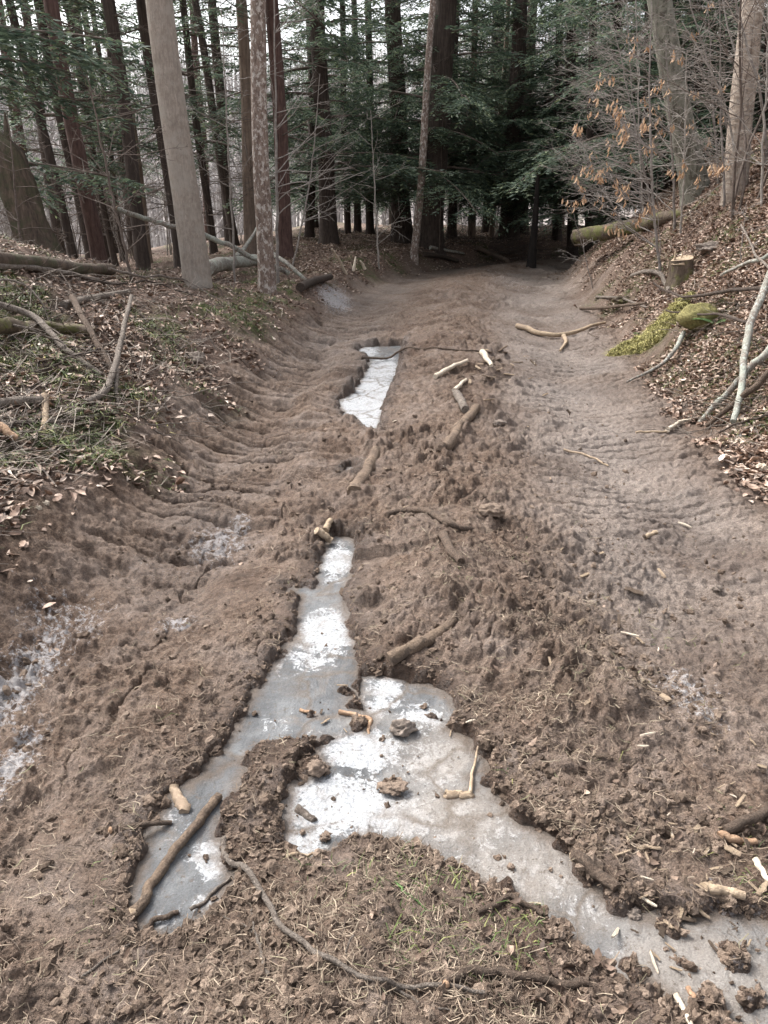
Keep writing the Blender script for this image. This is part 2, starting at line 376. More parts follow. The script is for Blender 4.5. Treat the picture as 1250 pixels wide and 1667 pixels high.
def make_ground_mat():
    m, t, b = mat_new('ground_soil', .9)
    co = objco(t)
    at = N(t, 'ShaderNodeVertexColor', layer_name='mask'); sp = N(t, 'ShaderNodeSeparateColor'); t.links.new(at.outputs[0], sp.inputs[0])
    litter_haze, frost, moss, wet = sp.outputs[0], sp.outputs[1], sp.outputs[2], at.outputs['Alpha']
    n1 = noise(t, 2.3, 5, .65, co); n2 = noise(t, 34, 6, .75, co); n3 = noise(t, 160, 3, .7, co); n4 = noise(t, 9, 5, .7, co)
    mud = ramp(t, n2, [(.27, (.055, .037, .027)), (.45, (.16, .113, .085)), (.58, (.25, .187, .146)), (.74, (.40, .32, .26))])
    tone = ramp(t, n1, [(.32, (.56, .53, .51)), (.5, (.93, .89, .85)), (.66, (1.15, 1.06, .98))])
    mud = mixc(t, 1.0, mud, tone, 'MULTIPLY')
    grey = ramp(t, n4, [(.35, (.11, .097, .089)), (.65, (.27, .24, .22))])
    mud = mixc(t, math_(t, 'MULTIPLY', maprange(t, n1, .42, .62), .5), mud, grey)
    sp3 = ramp(t, n3, [(.3, (.45, .42, .4)), (.5, (1, 1, 1)), (.72, (1.5, 1.42, 1.35))])
    mud = mixc(t, .9, mud, sp3, 'MULTIPLY')
    n6 = noise(t, 75, 5, .8, co, .5)
    mud = mixc(t, math_(t, 'MULTIPLY', maprange(t, n6, .60, .66), .55), mud, (.40, .34, .28))
    mud = mixc(t, math_(t, 'MULTIPLY', maprange(t, noise(t, 17, 6, .8, co), .54, .64), .75), mud, (.058, .042, .032))
    a2 = N(t, 'ShaderNodeVertexColor', layer_name='mask2'); s2 = N(t, 'ShaderNodeSeparateColor'); t.links.new(a2.outputs[0], s2.inputs[0])
    mud = mixc(t, math_(t, 'MULTIPLY', s2.outputs[0], .75), mud, mixc(t, 1.0, ramp(t, n2, [(.3, (.20, .17, .15)), (.7, (.38, .335, .30))]), sp3, 'MULTIPLY'))
    big = noise(t, .9, 4, .6, co)
    mud = mixc(t, maprange(t, big, .50, .66), mud, mixc(t, 1.0, mud, (.68, .63, .60), 'MULTIPLY'))
    lit = ramp(t, n2, [(.3, (.06, .04, .03)), (.5, (.14, .095, .073)), (.65, (.24, .17, .135)), (.8, (.34, .26, .21))])
    lit = mixc(t, .8, lit, sp3, 'MULTIPLY')
    mo = ramp(t, n2, [(.3, (.018, .024, .008)), (.55, (.06, .075, .018)), (.75, (.15, .15, .035))])
    c = mixc(t, litter_haze, mud, lit)
    c = mixc(t, maprange(t, litter_haze, 1, 2), c, (.40, .365, .345))  # far ground fades pale with distance: haze painted into the colour
    mf = math_(t, 'MULTIPLY', moss, maprange(t, n4, .42, .56), True)
    c = mixc(t, mf, c, mo)
    fr = math_(t, 'ADD', math_(t, 'MULTIPLY', frost, 1.25), math_(t, 'MULTIPLY', math_(t, 'SUBTRACT', noise(t, 36, 6, .8, co), .5), 4.2))
    fr = maprange(t, fr, .80, 1.15)
    fr = math_(t, 'MULTIPLY', fr, maprange(t, frost, .08, .35))
    c = mixc(t, math_(t, 'MULTIPLY', fr, .72), c, (.46, .45, .455))
    dark = mixc(t, 1.0, c, (.52, .50, .50), 'MULTIPLY')
    c = mixc(t, wet, c, dark)
    t.links.new(c, b.inputs['Base Color'])
    t.links.new(maprange(t, wet, 0, 1, .92, .3), b.inputs['Roughness'])
    hh = math_(t, 'ADD', n2, math_(t, 'MULTIPLY', n3, .5))
    bump(t, b, hh, .9, .03)
    return m
def make_ice_mat():
    m, t, b = mat_new('ice', .35)
    b.inputs['Specular IOR Level'].default_value = .12
    co = objco(t)
    at = N(t, 'ShaderNodeVertexColor', layer_name='mask'); sp = N(t, 'ShaderNodeSeparateColor'); t.links.new(at.outputs[0], sp.inputs[0])
    white, brown = sp.outputs[0], sp.outputs[1]
    n1 = noise(t, 17, 9, .78, co, .9); n2 = noise(t, 90, 4, .7, co); n0 = noise(t, 4.5, 4, .6, co, .8)
    k = math_(t, 'ADD', math_(t, 'MULTIPLY', white, .85), math_(t, 'MULTIPLY', math_(t, 'SUBTRACT', n1, .5), 2.2))
    k = math_(t, 'ADD', k, math_(t, 'MULTIPLY', math_(t, 'SUBTRACT', n2, .5), .7))
    grey = ramp(t, n0, [(.3, (.062, .064, .066)), (.5, (.11, .113, .117)), (.7, (.175, .18, .183))])
    wh = ramp(t, n2, [(.3, (.24, .25, .26)), (.48, (.335, .345, .355)), (.64, (.44, .447, .455))])
    c = mixc(t, maprange(t, k, .43, .56), grey, wh)
    br = math_(t, 'ADD', brown, math_(t, 'MULTIPLY', math_(t, 'SUBTRACT', n0, .5), .9))
    c = mixc(t, math_(t, 'MULTIPLY', maprange(t, br, .3, .9), .75), c, (.25, .225, .20))
    vo = N(t, 'ShaderNodeTexVoronoi', feature='DISTANCE_TO_EDGE'); vo.inputs['Scale'].default_value = 3.4
    mp = N(t, 'ShaderNodeMixRGB'); mp.blend_type = 'ADD'; mp.inputs[0].default_value = .22
    nn = N(t, 'ShaderNodeTexNoise'); nn.inputs['Scale'].default_value = 6; nn.inputs['Detail'].default_value = 5; t.links.new(co, nn.inputs['Vector'])
    t.links.new(co, mp.inputs[1]); t.links.new(nn.outputs['Color'], mp.inputs[2]); t.links.new(mp.outputs[0], vo.inputs['Vector'])
    ck = ramp(t, vo.outputs['Distance'], [(0, (1, 1, 1)), (.016, (.75, .75, .75)), (.06, (0, 0, 0))])
    ck = math_(t, 'MULTIPLY', ck, maprange(t, noise(t, 3, 2, .5, co), .36, .5))
    c = mixc(t, math_(t, 'MULTIPLY', ck, .8), c, (.12, .098, .08))
    n5 = noise(t, 55, 5, .75, co)
    c = mixc(t, math_(t, 'MULTIPLY', maprange(t, n5, .57, .65), .75), c, (.10, .08, .065))
    ed = math_(t, 'ADD', sp.outputs[2], math_(t, 'MULTIPLY', math_(t, 'SUBTRACT', n1, .5), 1.6))
    c = mixc(t, math_(t, 'MULTIPLY', maprange(t, ed, .45, .95), .8), c, (.115, .09, .072))
    sm_ = noise(t, 7, 6, .75, objco(t, (1, .6, 1)), 1.2)
    c = mixc(t, math_(t, 'MULTIPLY', maprange(t, sm_, .52, .66), .55), c, (.17, .145, .125))
    fl = ramp(t, noise(t, 240, 2, .6, co), [(.3, (.7, .7, .7)), (.7, (1.2, 1.2, 1.2))]); c = mixc(t, .7, c, fl, 'MULTIPLY')
    t.links.new(c, b.inputs['Base Color'])
    t.links.new(maprange(t, k, .3, .7, .38, .7), b.inputs['Roughness'])
    bump(t, b, math_(t, 'ADD', n2, n1), .6, .012)
    return m
def island_mat(name, stops, rough=.8, nscale=60, trans=0.0):
    m, t, b = mat_new(name, rough)
    g = N(t, 'ShaderNodeNewGeometry'); c = ramp(t, g.outputs['Random Per Island'], stops)
    nz = ramp(t, noise(t, nscale, 3, .6, objco(t)), [(.3, (.6, .6, .6)), (.7, (1.25, 1.25, 1.25))])
    c = mixc(t, 1.0, c, nz, 'MULTIPLY'); t.links.new(c, b.inputs['Base Color'])
    if trans:
        tr = N(t, 'ShaderNodeBsdfTranslucent'); t.links.new(c, tr.inputs['Color']); mx = N(t, 'ShaderNodeMixShader'); mx.inputs[0].default_value = trans
        t.links.new(b.outputs[0], mx.inputs[1]); t.links.new(tr.outputs[0], mx.inputs[2]); t.links.new(mx.outputs[0], t.nodes['Material Output'].inputs['Surface'])
    return m
def bark_mat(name, cols, sc=(9, 9, 1.6), spots=None, bstr=.8, lich=None, sscale=9):
    m, t, b = mat_new(name, .9)
    co = objco(t, sc); n = noise(t, 2.2, 7, .7, co, .4); n2 = noise(t, 9, 4, .7, objco(t))
    c = ramp(t, n, [(.28, cols[0]), (.5, cols[1]), (.72, cols[2])])
    c = mixc(t, .45, c, ramp(t, n2, [(.3, (.55, .55, .55)), (.7, (1.35, 1.35, 1.35))]), 'MULTIPLY')
    if spots:
        c = mixc(t, math_(t, 'MULTIPLY', maprange(t, noise(t, sscale, 5, .7, objco(t, (1, 1, .7))), .52, .58), .85), c, spots)
    if lich:
        c = mixc(t, math_(t, 'MULTIPLY', maprange(t, noise(t, 4.0, 5, .7, objco(t)), .47, .6), .7), c, lich)
    t.links.new(c, b.inputs['Base Color']); bump(t, b, math_(t, 'ADD', n, math_(t, 'MULTIPLY', n2, .4)), bstr, .02)
    return m
M = dict(
    ground=make_ground_mat(), ice=make_ice_mat(),
    beech=bark_mat('beech_bark', [(.20, .165, .14), (.30, .255, .215), (.39, .34, .295)], (22, 22, 4), bstr=1.0, spots=(.25, .21, .175), sscale=22, lich=(.33, .295, .255)),
    scaly=bark_mat('scaly_bark', [(.07, .045, .035), (.19, .14, .115), (.32, .26, .22)], (14, 14, 5), spots=(.48, .44, .40), sscale=20),
    hemlock=bark_mat('hemlock_bark', [(.022, .016, .013), (.055, .041, .034), (.095, .073, .062)], (12, 12, 1.2)),
    redbark=bark_mat('red_bark', [(.035, .020, .017), (.085, .050, .042), (.14, .088, .074)], (12, 12, 1.4)),
    tanbark=bark_mat('tan_bark', [(.09, .065, .05), (.18, .135, .105), (.27, .21, .165)], (12, 12, 1.0)),
    birch=bark_mat('birch_bark', [(.20, .155, .12), (.38, .315, .26), (.54, .47, .40)], (4, 4, 11), spots=(.20, .155, .125), sscale=14),
    maple=bark_mat('maple_bark', [(.10, .095, .075), (.19, .185, .15), (.28, .265, .22)], (8, 8, 2), spots=(.08, .07, .055), sscale=9),
    rotten=bark_mat('rotten_wood', [(.03, .022, .017), (.085, .062, .047), (.16, .12, .09)], (10, 10, 1.6), lich=(.055, .058, .03)),
    black=bark_mat('black_bark', [(.010, .008, .007), (.02, .016, .014), (.035, .028, .024)], (10, 10, 1.2)),
    mossbark=bark_mat('mossy_bark', [(.04, .03, .022), (.10, .075, .055), (.17, .13, .10)], (10, 10, 4), lich=(.11, .12, .028)),
    lichen=bark_mat('lichen_bark', [(.10, .08, .065), (.19, .16, .135), (.27, .23, .2)], (10, 10, 4), lich=(.32, .345, .295), spots=(.36, .375, .34), sscale=40),
    stick=bark_mat('stick_bark', [(.055, .038, .028), (.14, .10, .075), (.27, .205, .155)], (70, 70, 70), spots=(.10, .075, .057), sscale=40, bstr=1),
    greystick=bark_mat('grey_stick', [(.10, .082, .068), (.22, .185, .155), (.34, .29, .25)], (60, 60, 60), spots=(.12, .095, .078), sscale=30, bstr=1),
    darkstick=bark_mat('dark_stick', [(.025, .018, .014), (.06, .044, .035), (.11, .082, .066)], (25, 25, 25)),
    muddy=bark_mat('muddy_wood', [(.12, .085, .062), (.24, .175, .125), (.37, .275, .195)], (60, 60, 60), bstr=1, spots=(.11, .082, .063), sscale=28, lich=(.15, .11, .085)),
    pale=bark_mat('pale_wood', [(.22, .155, .10), (.42, .32, .22), (.57, .46, .34)], (22, 22, 60), bstr=.7, lich=(.24, .18, .135)),
    orange=bark_mat('orange_wood', [(.17, .10, .062), (.32, .205, .13), (.46, .33, .225)], (22, 22, 60), bstr=.5),
    white=bark_mat('bleached_wood', [(.40, .33, .25), (.55, .47, .37), (.68, .60, .50)], (22, 22, 60), bstr=.5),
    twig=bark_mat('twig_bark', [(.14, .12, .108), (.23, .205, .185), (.33, .30, .275)], (9, 9, 9), bstr=.2),
    palet=bark_mat('pale_twig_bark', [(.20, .18, .16), (.31, .28, .25), (.42, .385, .35)], (9, 9, 9), bstr=.2),
    browntwig=bark_mat('brown_twig_bark', [(.06, .045, .036), (.115, .09, .075), (.17, .135, .115)], (9, 9, 9), bstr=.2),
    stone=bark_mat('stone', [(.12, .10, .085), (.22, .18, .15), (.31, .26, .22)], (14, 14, 14)),
    mossrock=bark_mat('mossy_stone', [(.10, .09, .04), (.22, .195, .075), (.36, .32, .14)], (20, 20, 20), lich=(.10, .10, .035), bstr=1.2),
    needle=island_mat('hemlock_needles', [(0, (.05, .08, .058)), (.5, (.098, .138, .094)), (.85, (.145, .19, .12)), (1, (.20, .235, .125))], .6, 3, .4),
    leaf=island_mat('dead_leaves', [(0, (.08, .05, .037)), (.2, (.19, .122, .088)), (.45, (.31, .212, .158)), (.72, (.43, .32, .25)), (.92, (.54, .43, .35)), (1, (.62, .52, .44))], .6, 40),
    scrap=island_mat('muddy_leaves', [(0, (.05, .034, .026)), (.6, (.14, .095, .07)), (.9, (.25, .18, .135)), (1, (.42, .32, .25))], .7, 40),
    twiglit=island_mat('twig_litter', [(0, (.05, .038, .03)), (.5, (.125, .098, .08)), (.85, (.21, .175, .145)), (1, (.30, .26, .21))], .8, 40),
    tanleaf=island_mat('tan_leaves', [(0, (.32, .19, .11)), (.5, (.48, .31, .19)), (1, (.62, .44, .29))], .6, 40, .35),
    straw=island_mat('straw', [(0, (.06, .043, .032)), (.45, (.14, .102, .075)), (.8, (.24, .185, .135)), (.96, (.36, .295, .22)), (1, (.16, .16, .085))], .8, 40),
    green=island_mat('green_blades', [(0, (.035, .055, .014)), (.5, (.075, .105, .028)), (.8, (.13, .15, .045)), (1, (.26, .25, .09))], .6, 40),
    moss=island_mat('yellow_moss', [(0, (.14, .14, .045)), (.5, (.33, .30, .105)), (1, (.55, .49, .23))], .8, 40),
    fern=island_mat('fern_green', [(0, (.04, .085, .022)), (1, (.085, .145, .04))], .55, 40),
    farwood=island_mat('bare_wood', [(0, (.24, .22, .21)), (.6, (.38, .355, .345)), (1, (.50, .47, .46))], .9, 3),
    clod=None,
)
def clod_mat():
    m, t, b = mat_new('mud_clods', .92)
    g = N(t, 'ShaderNodeNewGeometry'); co = objco(t); n2 = noise(t, 45, 5, .7, co); n3 = noise(t, 190, 3, .7, co)
    c = ramp(t, g.outputs['Random Per Island'], [(0, (.09, .066, .05)), (.6, (.17, .127, .098)), (1, (.25, .195, .155))])
    c = mixc(t, .8, c, ramp(t, n2, [(.3, (.55, .53, .5)), (.7, (1.4, 1.35, 1.3))]), 'MULTIPLY')
    t.links.new(c, b.inputs['Base Color']); bump(t, b, math_(t, 'ADD', n2, n3), .8, .012); return m
M['clod'] = clod_mat()

# ------------------------------------------------------------------ GROUND: one sheet to the horizon
def build_ground():
    r = [.55]
    while r[-1] < 420:
        q = r[-1]; d = min(q*q/1000+.0003, (.0027 if 3 < q < 12 else .004)*q) if q < 24 else (q-24)*.06+.12
        if q < .95: d = .012
        r.append(q+d)
    r = np.array(r)
    fine = np.linspace(-rad(38), rad(38), 900)
    co = np.concatenate([np.linspace(rad(38), rad(60), 60)[1:], np.linspace(rad(60), rad(300), 90)[1:-1], np.linspace(-rad(60), -rad(38), 60)[:-1]])
    th = np.concatenate([fine, co[co < math.pi*1.9]]) if False else np.concatenate([fine, np.linspace(rad(38), rad(60), 60)[1:], np.linspace(rad(60), rad(300), 90)[1:-1], np.linspace(rad(300), rad(322), 60)[:-1]])
    nr, nc = len(r), len(th)
    X = (r[:, None]*np.sin(th)[None]).ravel(); Y = (r[:, None]*np.cos(th)[None]).ravel()
    f = fields(X, Y)
    V = np.stack([X, Y, f['h']], 1)
    i = np.arange(nr-1)[:, None]*nc; j = np.arange(nc)[None]; k = (j+1) % nc
    Fc = np.stack([i+j, i+nc+j, i+nc+k, i+k], -1).reshape(-1, 4)
    mb = MB(); mb.add(V, Fc)
    # centre cap
    c0 = np.array([[0, 0, float(f['h'][:nc].mean())]])
    idx = np.arange(nc)
    mb.V.append(c0); mb.F.append(np.stack([np.full(nc, mb.n), idx, (idx+1) % nc], 1)); mb.n += 1
    o = mb.build('ground', M['ground'])
    at = o.data.color_attributes.new('mask', 'FLOAT_COLOR', 'POINT')
    C = np.stack([f['bank']+sm(38, 75, np.hypot(X, Y)), np.clip(f['frost'], 0, 1.2), np.clip(f['moss'], 0, 1), f['wet']], 1)  # red channel: leaf cover, plus a painted haze ramp growing with distance
    C = np.vstack([C, C[:1]*0])
    at.data.foreach_set('color', C.astype(np.float32).ravel())
    a2 = o.data.color_attributes.new('mask2', 'FLOAT_COLOR', 'POINT')
    cp = np.exp(-((f['t']-1.15)/.62)**4)*sm(1.6, 3.2, f['s'])+.45*np.exp(-((f['t']+1.2)/.5)**4)*sm(6, 9, f['s'])
    cp = np.append(cp*np.clip(.8+.5*fbm(X*1.1, Y*.6, 2, 401), 0, 1), 0)
    a2.data.foreach_set('color', np.stack([cp, 0*cp, 0*cp, 1+0*cp], 1).astype(np.float32).ravel())
    kind(o, 'structure'); print('ground verts', len(V), nr, nc)
build_ground()

# ------------------------------------------------------------------ ICE
WHITE = [(550,915,28,28,1.),(530,1030,52,34,1.15),(500,1075,60,25,.7),(630,1120,35,22,.9),(620,1150,40,22,.8),(690,1170,55,30,.75),(590,1222,60,28,1.2),(560,1310,110,45,1.15),(495,1375,40,28,1.1),(650,1330,70,40,.9),(760,1350,110,50,.62),(850,1420,110,45,.6),(960,1480,70,45,.55),(450,1170,60,30,.35),(345,1395,36,32,1.),(290,1330,40,30,.5),(340,1470,40,20,.6),(265,1500,30,15,.6),(880,1500,60,30,.55),(1000,1545,60,30,.5),(1130,1600,110,50,.45),(600,650,60,40,1.1),(595,680,40,25,1.1),(625,600,40,20,.9),(590,573,26,10,1.),(568,772,20,15,.9),(700,1240,60,50,.7),(480,1190,50,15,.4)]
BROWN = [(760,1330,130,70,1.),(850,1420,130,70,1.1),(720,1230,90,60,.9),(960,1480,120,70,.7),(1150,1580,160,90,1.1),(600,1170,60,25,.6)]
def build_ice(name, polys, z, step, px0, dark=False):
    P = np.concatenate(polys); x0, y0 = P.min(0)-.08; x1, y1 = P.max(0)+.08
    gx = np.arange(x0, x1, step); gy = np.arange(y0, y1, step*1.3)
    XX, YY = np.meshgrid(gx, gy); x, y = XX.ravel(), YY.ravel()
    sd = np.full(x.shape, 9.)
    for q in polys: sd = np.minimum(sd, poly_sd(x, y, q))
    n, mcol = XX.shape
    ok = (sd < .07).reshape(n, mcol)
    i, j = np.nonzero(ok[:-1, :-1] & ok[1:, :-1] & ok[:-1, 1:] & ok[1:, 1:])
    Fc = np.stack([i*mcol+j, i*mcol+j+1, (i+1)*mcol+j+1, (i+1)*mcol+j], 1)
    used = np.unique(Fc); mp = np.full(x.size, -1); mp[used] = np.arange(len(used)); Fc = mp[Fc]
    x, y = x[used], y[used]; sdu = sd[used]
    h = z+.007*fbm(x*4, y*4, 3, 200)+.0025*fbm(x*30, y*30, 2, 201)
    wv = np.zeros_like(x); bv = np.zeros_like(x)
    for L, out in ((WHITE, wv), (BROWN, bv)):
        for px, py, rx, ry, a in L:
            c = on_plane(px, py, z); p2 = on_plane(px, py-ry, z); p3 = on_plane(px+rx, py, z)
            out[:] = np.maximum(out, a*np.exp(-.7*((x-c[0])/(p3[0]-c[0]))**2-.7*((y-c[1])/(p2[1]-c[1]))**2))
    mb = MB(); top = np.stack([x, y, h], 1); mb.add(top, Fc)
    o = mb.build(name, M['ice'])
    at = o.data.color_attributes.new('mask', 'FLOAT_COLOR', 'POINT')
    at.data.foreach_set('color', np.stack([wv, bv, np.exp(np.minimum(0, sdu)/.05), 1+0*wv], 1).astype(np.float32).ravel())
    o['label'] = px0; return kind(o, 'structure')
build_ice('frozen_puddle', [POLY[0], POLY[1], POLY[2]], ICEZ, .006, 'branching grey and white ice sheet in the foreground mud')
build_ice('frozen_puddle', [POLY[3]], ICEZ2, .012, 'narrow white ice strip farther up the muddy track')
build_ice('frozen_puddle', [POLY[4]], ICEZ, .012, 'tiny ice scrap left of the buried log')

rng = np.random.default_rng(7)
# ------------------------------------------------------------------ stuff scattered on the ground
def scatter(n, fn, rmin=1.0, rmax=20, amax=38, pw=1.0):
    """n candidate ground points, denser near; fn(fields)-> keep probability"""
    u = rng.random(n); r = (rmin**(-pw)+(rmax**(-pw)-rmin**(-pw))*u)**(-1/pw) if pw else np.exp(np.log(rmin)+u*np.log(rmax/rmin))
    a = rad(amax)*(2*rng.random(n)-1)
    x, y = r*np.sin(a), r*np.cos(a)
    f = fields(x, y); k = rng.random(n) < fn(f, x, y)
    return x[k], y[k], f['h'][k]
def frames(n, tilt):
    """random rotation matrices: yaw about z and a tilt"""
    a = rng.random(n)*2*math.pi; ti = rng.normal(size=n)*tilt; tj = rng.normal(size=n)*tilt
    X = np.stack([np.cos(a), np.sin(a), np.tan(np.clip(ti, -1, 1))], 1); X /= np.linalg.norm(X, axis=1)[:, None]
    up = np.stack([0*a, 0*a, 1+0*a], 1); Yv = np.cross(up, X); Yv[:, 2] += np.tan(np.clip(tj, -1, 1)); Yv /= np.linalg.norm(Yv, axis=1)[:, None]
    Z = np.cross(X, Yv); Yv = np.cross(Z, X); return X, Yv, Z
def place_many(mb, base, faces, pos, X, Y, Z, sc):
    """base: (k,3) or (n,k,3)"""
    base = np.asarray(base, float)
    if base.ndim == 2: base = np.repeat(base[None], len(pos), 0)
    b = base*sc[:, None, None]
    V = pos[:, None]+b[:, :, :1]*X[:, None]+b[:, :, 1:2]*Y[:, None]+b[:, :, 2:3]*Z[:, None]
    k = base.shape[1]; fs = np.asarray(faces)
    Fc = (np.arange(len(pos))[:, None, None]*k+fs[None]).reshape(-1, fs.shape[1])
    mb.add(V.reshape(-1, 3), Fc)
LEAF = np.array([(-.5, 0, 0), (-.2, .22, .05), (-.2, -.22, .05), (-.2, 0, 0), (.2, .2, .07), (.2, -.2, .07), (.2, 0, .02), (.55, 0, .1)])
LEAFF = [(0, 3, 1, 1), (0, 2, 3, 3), (1, 3, 6, 4), (3, 2, 5, 6), (4, 6, 7, 7), (6, 5, 7, 7)]
LEAFQ = [(1, 3, 6, 4), (3, 2, 5, 6)]; LEAFT = [(0, 3, 1), (0, 2, 3), (4, 6, 7), (6, 5, 7)]
def leaves(name, x, y, z, smin, smax, mat, tilt=.35, lift=.008):
    n = len(x); mb = MB(); base = np.repeat(LEAF[None], n, 0)
    base[:, :, 2] += base[:, :, 0]**2*rng.normal(0, .8, n)[:, None]+np.abs(base[:, :, 1])*rng.normal(.3, .7, n)[:, None]
    base[:, :, 1] *= rng.uniform(.7, 1.2, n)[:, None]
    X, Y, Z = frames(n, tilt); sc = rng.uniform(smin, smax, n)
    pos = np.stack([x, y, z+lift+rng.random(n)*lift], 1)
    k = base.shape[1]; b = base*sc[:, None, None]
    V = pos[:, None]+b[:, :, :1]*X[:, None]+b[:, :, 1:2]*Y[:, None]+b[:, :, 2:3]*Z[:, None]
    o = np.arange(n)[:, None, None]*k
    mb.add(V.reshape(-1, 3), (o+np.array(LEAFQ)[None]).reshape(-1, 4))
    mb.F.append((o+np.array(LEAFT)[None]).reshape(-1, 3))
    return mb.build(name, mat)
def patch(x, y, sc, seed, lo, hi): return sm(lo, hi, fbm(x*sc, y*sc, 3, seed))
x, y, z = scatter(330000, lambda f, x, y: f['bank']*(.75-.4*np.clip(f['moss'], 0, 1))*np.where(f['t'] > 0, 1, .4)*(.4+.6*patch(x, y, 1.2, 301, -.3, .3)), 2.6, 28, 33, .5)
x2, y2, z2 = scatter(200000, lambda f, x, y: f['bank']*(f['t'] > 0)*(x > 1)*(.9-.35*np.clip(f['moss'], 0, 1)), 5, 19, 33, .2)
x3, y3, z3 = scatter(60000, lambda f, x, y: f['bank']*(x > -2.5)*(np.hypot(x, y) > 15)*.9, 15, 32, 20, .2)
x, y, z = np.concatenate([x, x2, x3]), np.concatenate([y, y2, y3]), np.concatenate([z, z2, z3])
kind(leaves('leaf_litter', x, y, z, .025, .075, M['leaf'], .28), 'stuff'); print('leaves', len(x))
x, y, z = scatter(7000, lambda f, x, y: (1-f['bank'])*(f['e'] > .02)*(.04+.25*np.exp(-((f['t']-.5)/.7)**2)*patch(x, y, 1.5, 302, 0, .4)+.2*sm(1.2, 2, np.abs(f['t']))), 1.0, 18, 38, 1.0)
kind(leaves('leaf_scraps', x, y, z, .012, .04, M['scrap'], .5, .004), 'stuff')
def strands(name, x, y, z, lmin, lmax, w, mat, tilt=.25, lift=.006, curl=.25):
    n = len(x); L = rng.uniform(lmin, lmax, n)
    u = np.array([-.5, 0, .5]); c = rng.normal(0, curl, n)
    base = np.zeros((n, 6, 3)); ww = w*rng.uniform(.6, 1.5, n)
    for i in range(3):
        base[:, 2*i, 0] = u[i]*L; base[:, 2*i+1, 0] = u[i]*L
        off = (u[i]**2)*4*c*L
        tw = ww*(1 if i < 2 else .35)
        base[:, 2*i, 1] = off-tw; base[:, 2*i+1, 1] = off+tw
        base[:, 2*i, 2] = base[:, 2*i+1, 2] = .1*L*(u[i] != 0)*rng.random(n)
    X, Y, Z = frames(n, tilt); mb = MB()
    place_many(mb, base, [(0, 2, 3, 1), (2, 4, 5, 3)], np.stack([x, y, z+lift+rng.random(n)*lift], 1), X, Y, Z, np.ones(n))
    return mb.build(name, mat)
hump = lambda f: np.exp(-((f['t']-.35)/.8)**2)
x, y, z = scatter(150000, lambda f, x, y: (1-f['bank'])*(f['e'] > .015)*(.08+.6*hump(f)*patch(x, y, 2, 303, -.25, .45))*(1-.7*f['rut'])*sm(.4, 2.4, np.hypot(x, y)), 1.0, 14, 38, .9)
kind(strands('straw_fibres', x, y, z, .012, .06, .0009, M['straw'], .35), 'stuff'); print('straw', len(x))
x, y, z = scatter(28000, lambda f, x, y: f['bank']**3*.9*(f['e'] > .02)*np.where(f['t'] < 0, 1, .7), 2.0, 16, 36, .7)
kind(strands('twig_litter', x, y, z, .12, .55, .0028, M['twiglit'], .22, .015, .12), 'stuff')
# soil clods: rough lumps crowding the rims of the ice and the hump
def ico():
    import bmesh
    b = bmesh.new(); bmesh.ops.create_icosphere(b, subdivisions=2, radius=1)
    V = np.array([v.co[:] for v in b.verts]); Fc = np.array([[v.index for v in f.verts] for f in b.faces]); b.free(); return V, Fc
ICO, ICOF = ico()
def ico3():
    import bmesh
    b = bmesh.new(); bmesh.ops.create_icosphere(b, subdivisions=4, radius=1)
    V = np.array([v.co[:] for v in b.verts]); Fc = np.array([[v.index for v in f.verts] for f in b.faces]); b.free(); return V, Fc
ICO3, ICO3F = ico3()
def lump(n, rough=.22, seed=None):
    r = np.random.default_rng(seed) if seed is not None else rng
    ph = r.uniform(0, 20, (n, 1)); V = ICO
    d = 1+rough*(pn(V[None, :, 0]*1.4+ph+V[None, :, 2], V[None, :, 1]*1.4-ph+V[None, :, 2]*.7, 5)*1.6+pn(V[None, :, 0]*3.3-ph, V[None, :, 1]*3.1+V[None, :, 2]*3+ph, 6))
    return V[None]*d[:, :, None]
x, y, z = scatter(90000, lambda f, x, y: (1-f['bank'])*np.clip(.5*np.exp(-(f['e']/.05)**2)*(f['e'] > .004)+.008*(f['e'] < .004)+(f['e'] > .01)*(.4*hump(f)*patch(x, y, 2, 304, -.2, .4)+.05), 0, 1), 1.0, 10, 38, 1.0)
n = len(x); mb = MB(); X, Y, Z = frames(n, .6); sc = .0028+.013*rng.random(n)**4
B = lump(n, .42)*np.stack([rng.uniform(.8, 1.5, n), rng.uniform(.7, 1.1, n), rng.uniform(.55, .9, n)], 1)[:, None]
place_many(mb, B, ICOF, np.stack([x, y, np.where(z < ICEZ-.02, np.where(y > 5, ICEZ2, ICEZ), z)+sc*.1], 1), X, Y, Z, sc)
kind(mb.build('mud_clods', M['clod'], smooth=False), 'stuff'); print('clods', n)
# green blades, moss tufts
def blades(name, x, y, z, lmin, lmax, w, mat, lean=.7):
    n = len(x); mb = MB(); a = rng.random(n)*6.283; L = rng.uniform(lmin, lmax, n); ln = rng.uniform(.2, 1, n)*lean
    dx, dy = np.cos(a), np.sin(a); ww = w*rng.uniform(.6, 1.5, n)
    V = np.zeros((n, 5, 3)); P = np.stack([x, y, z-.004], 1)
    side = np.stack([-dy, dx, 0*dx], 1)*ww[:, None]; D = np.stack([dx*ln, dy*ln, 1+0*dx], 1)*L[:, None]
    D2 = np.stack([dx*ln*2, dy*ln*2, 1-ln*.7], 1)*L[:, None]
    V[:, 0] = P-side; V[:, 1] = P+side; V[:, 2] = P+D*.5-side*.8; V[:, 3] = P+D*.5+side*.8; V[:, 4] = P+D2*.9
    o = np.arange(n)[:, None, None]*5
    mb.add(V.reshape(-1, 3), (o+np.array([[(0, 1, 3, 2)]])).reshape(-1, 4)); mb.F.append((o+np.array([[(2, 3, 4)]])).reshape(-1, 3))
    return mb.build(name, mat)
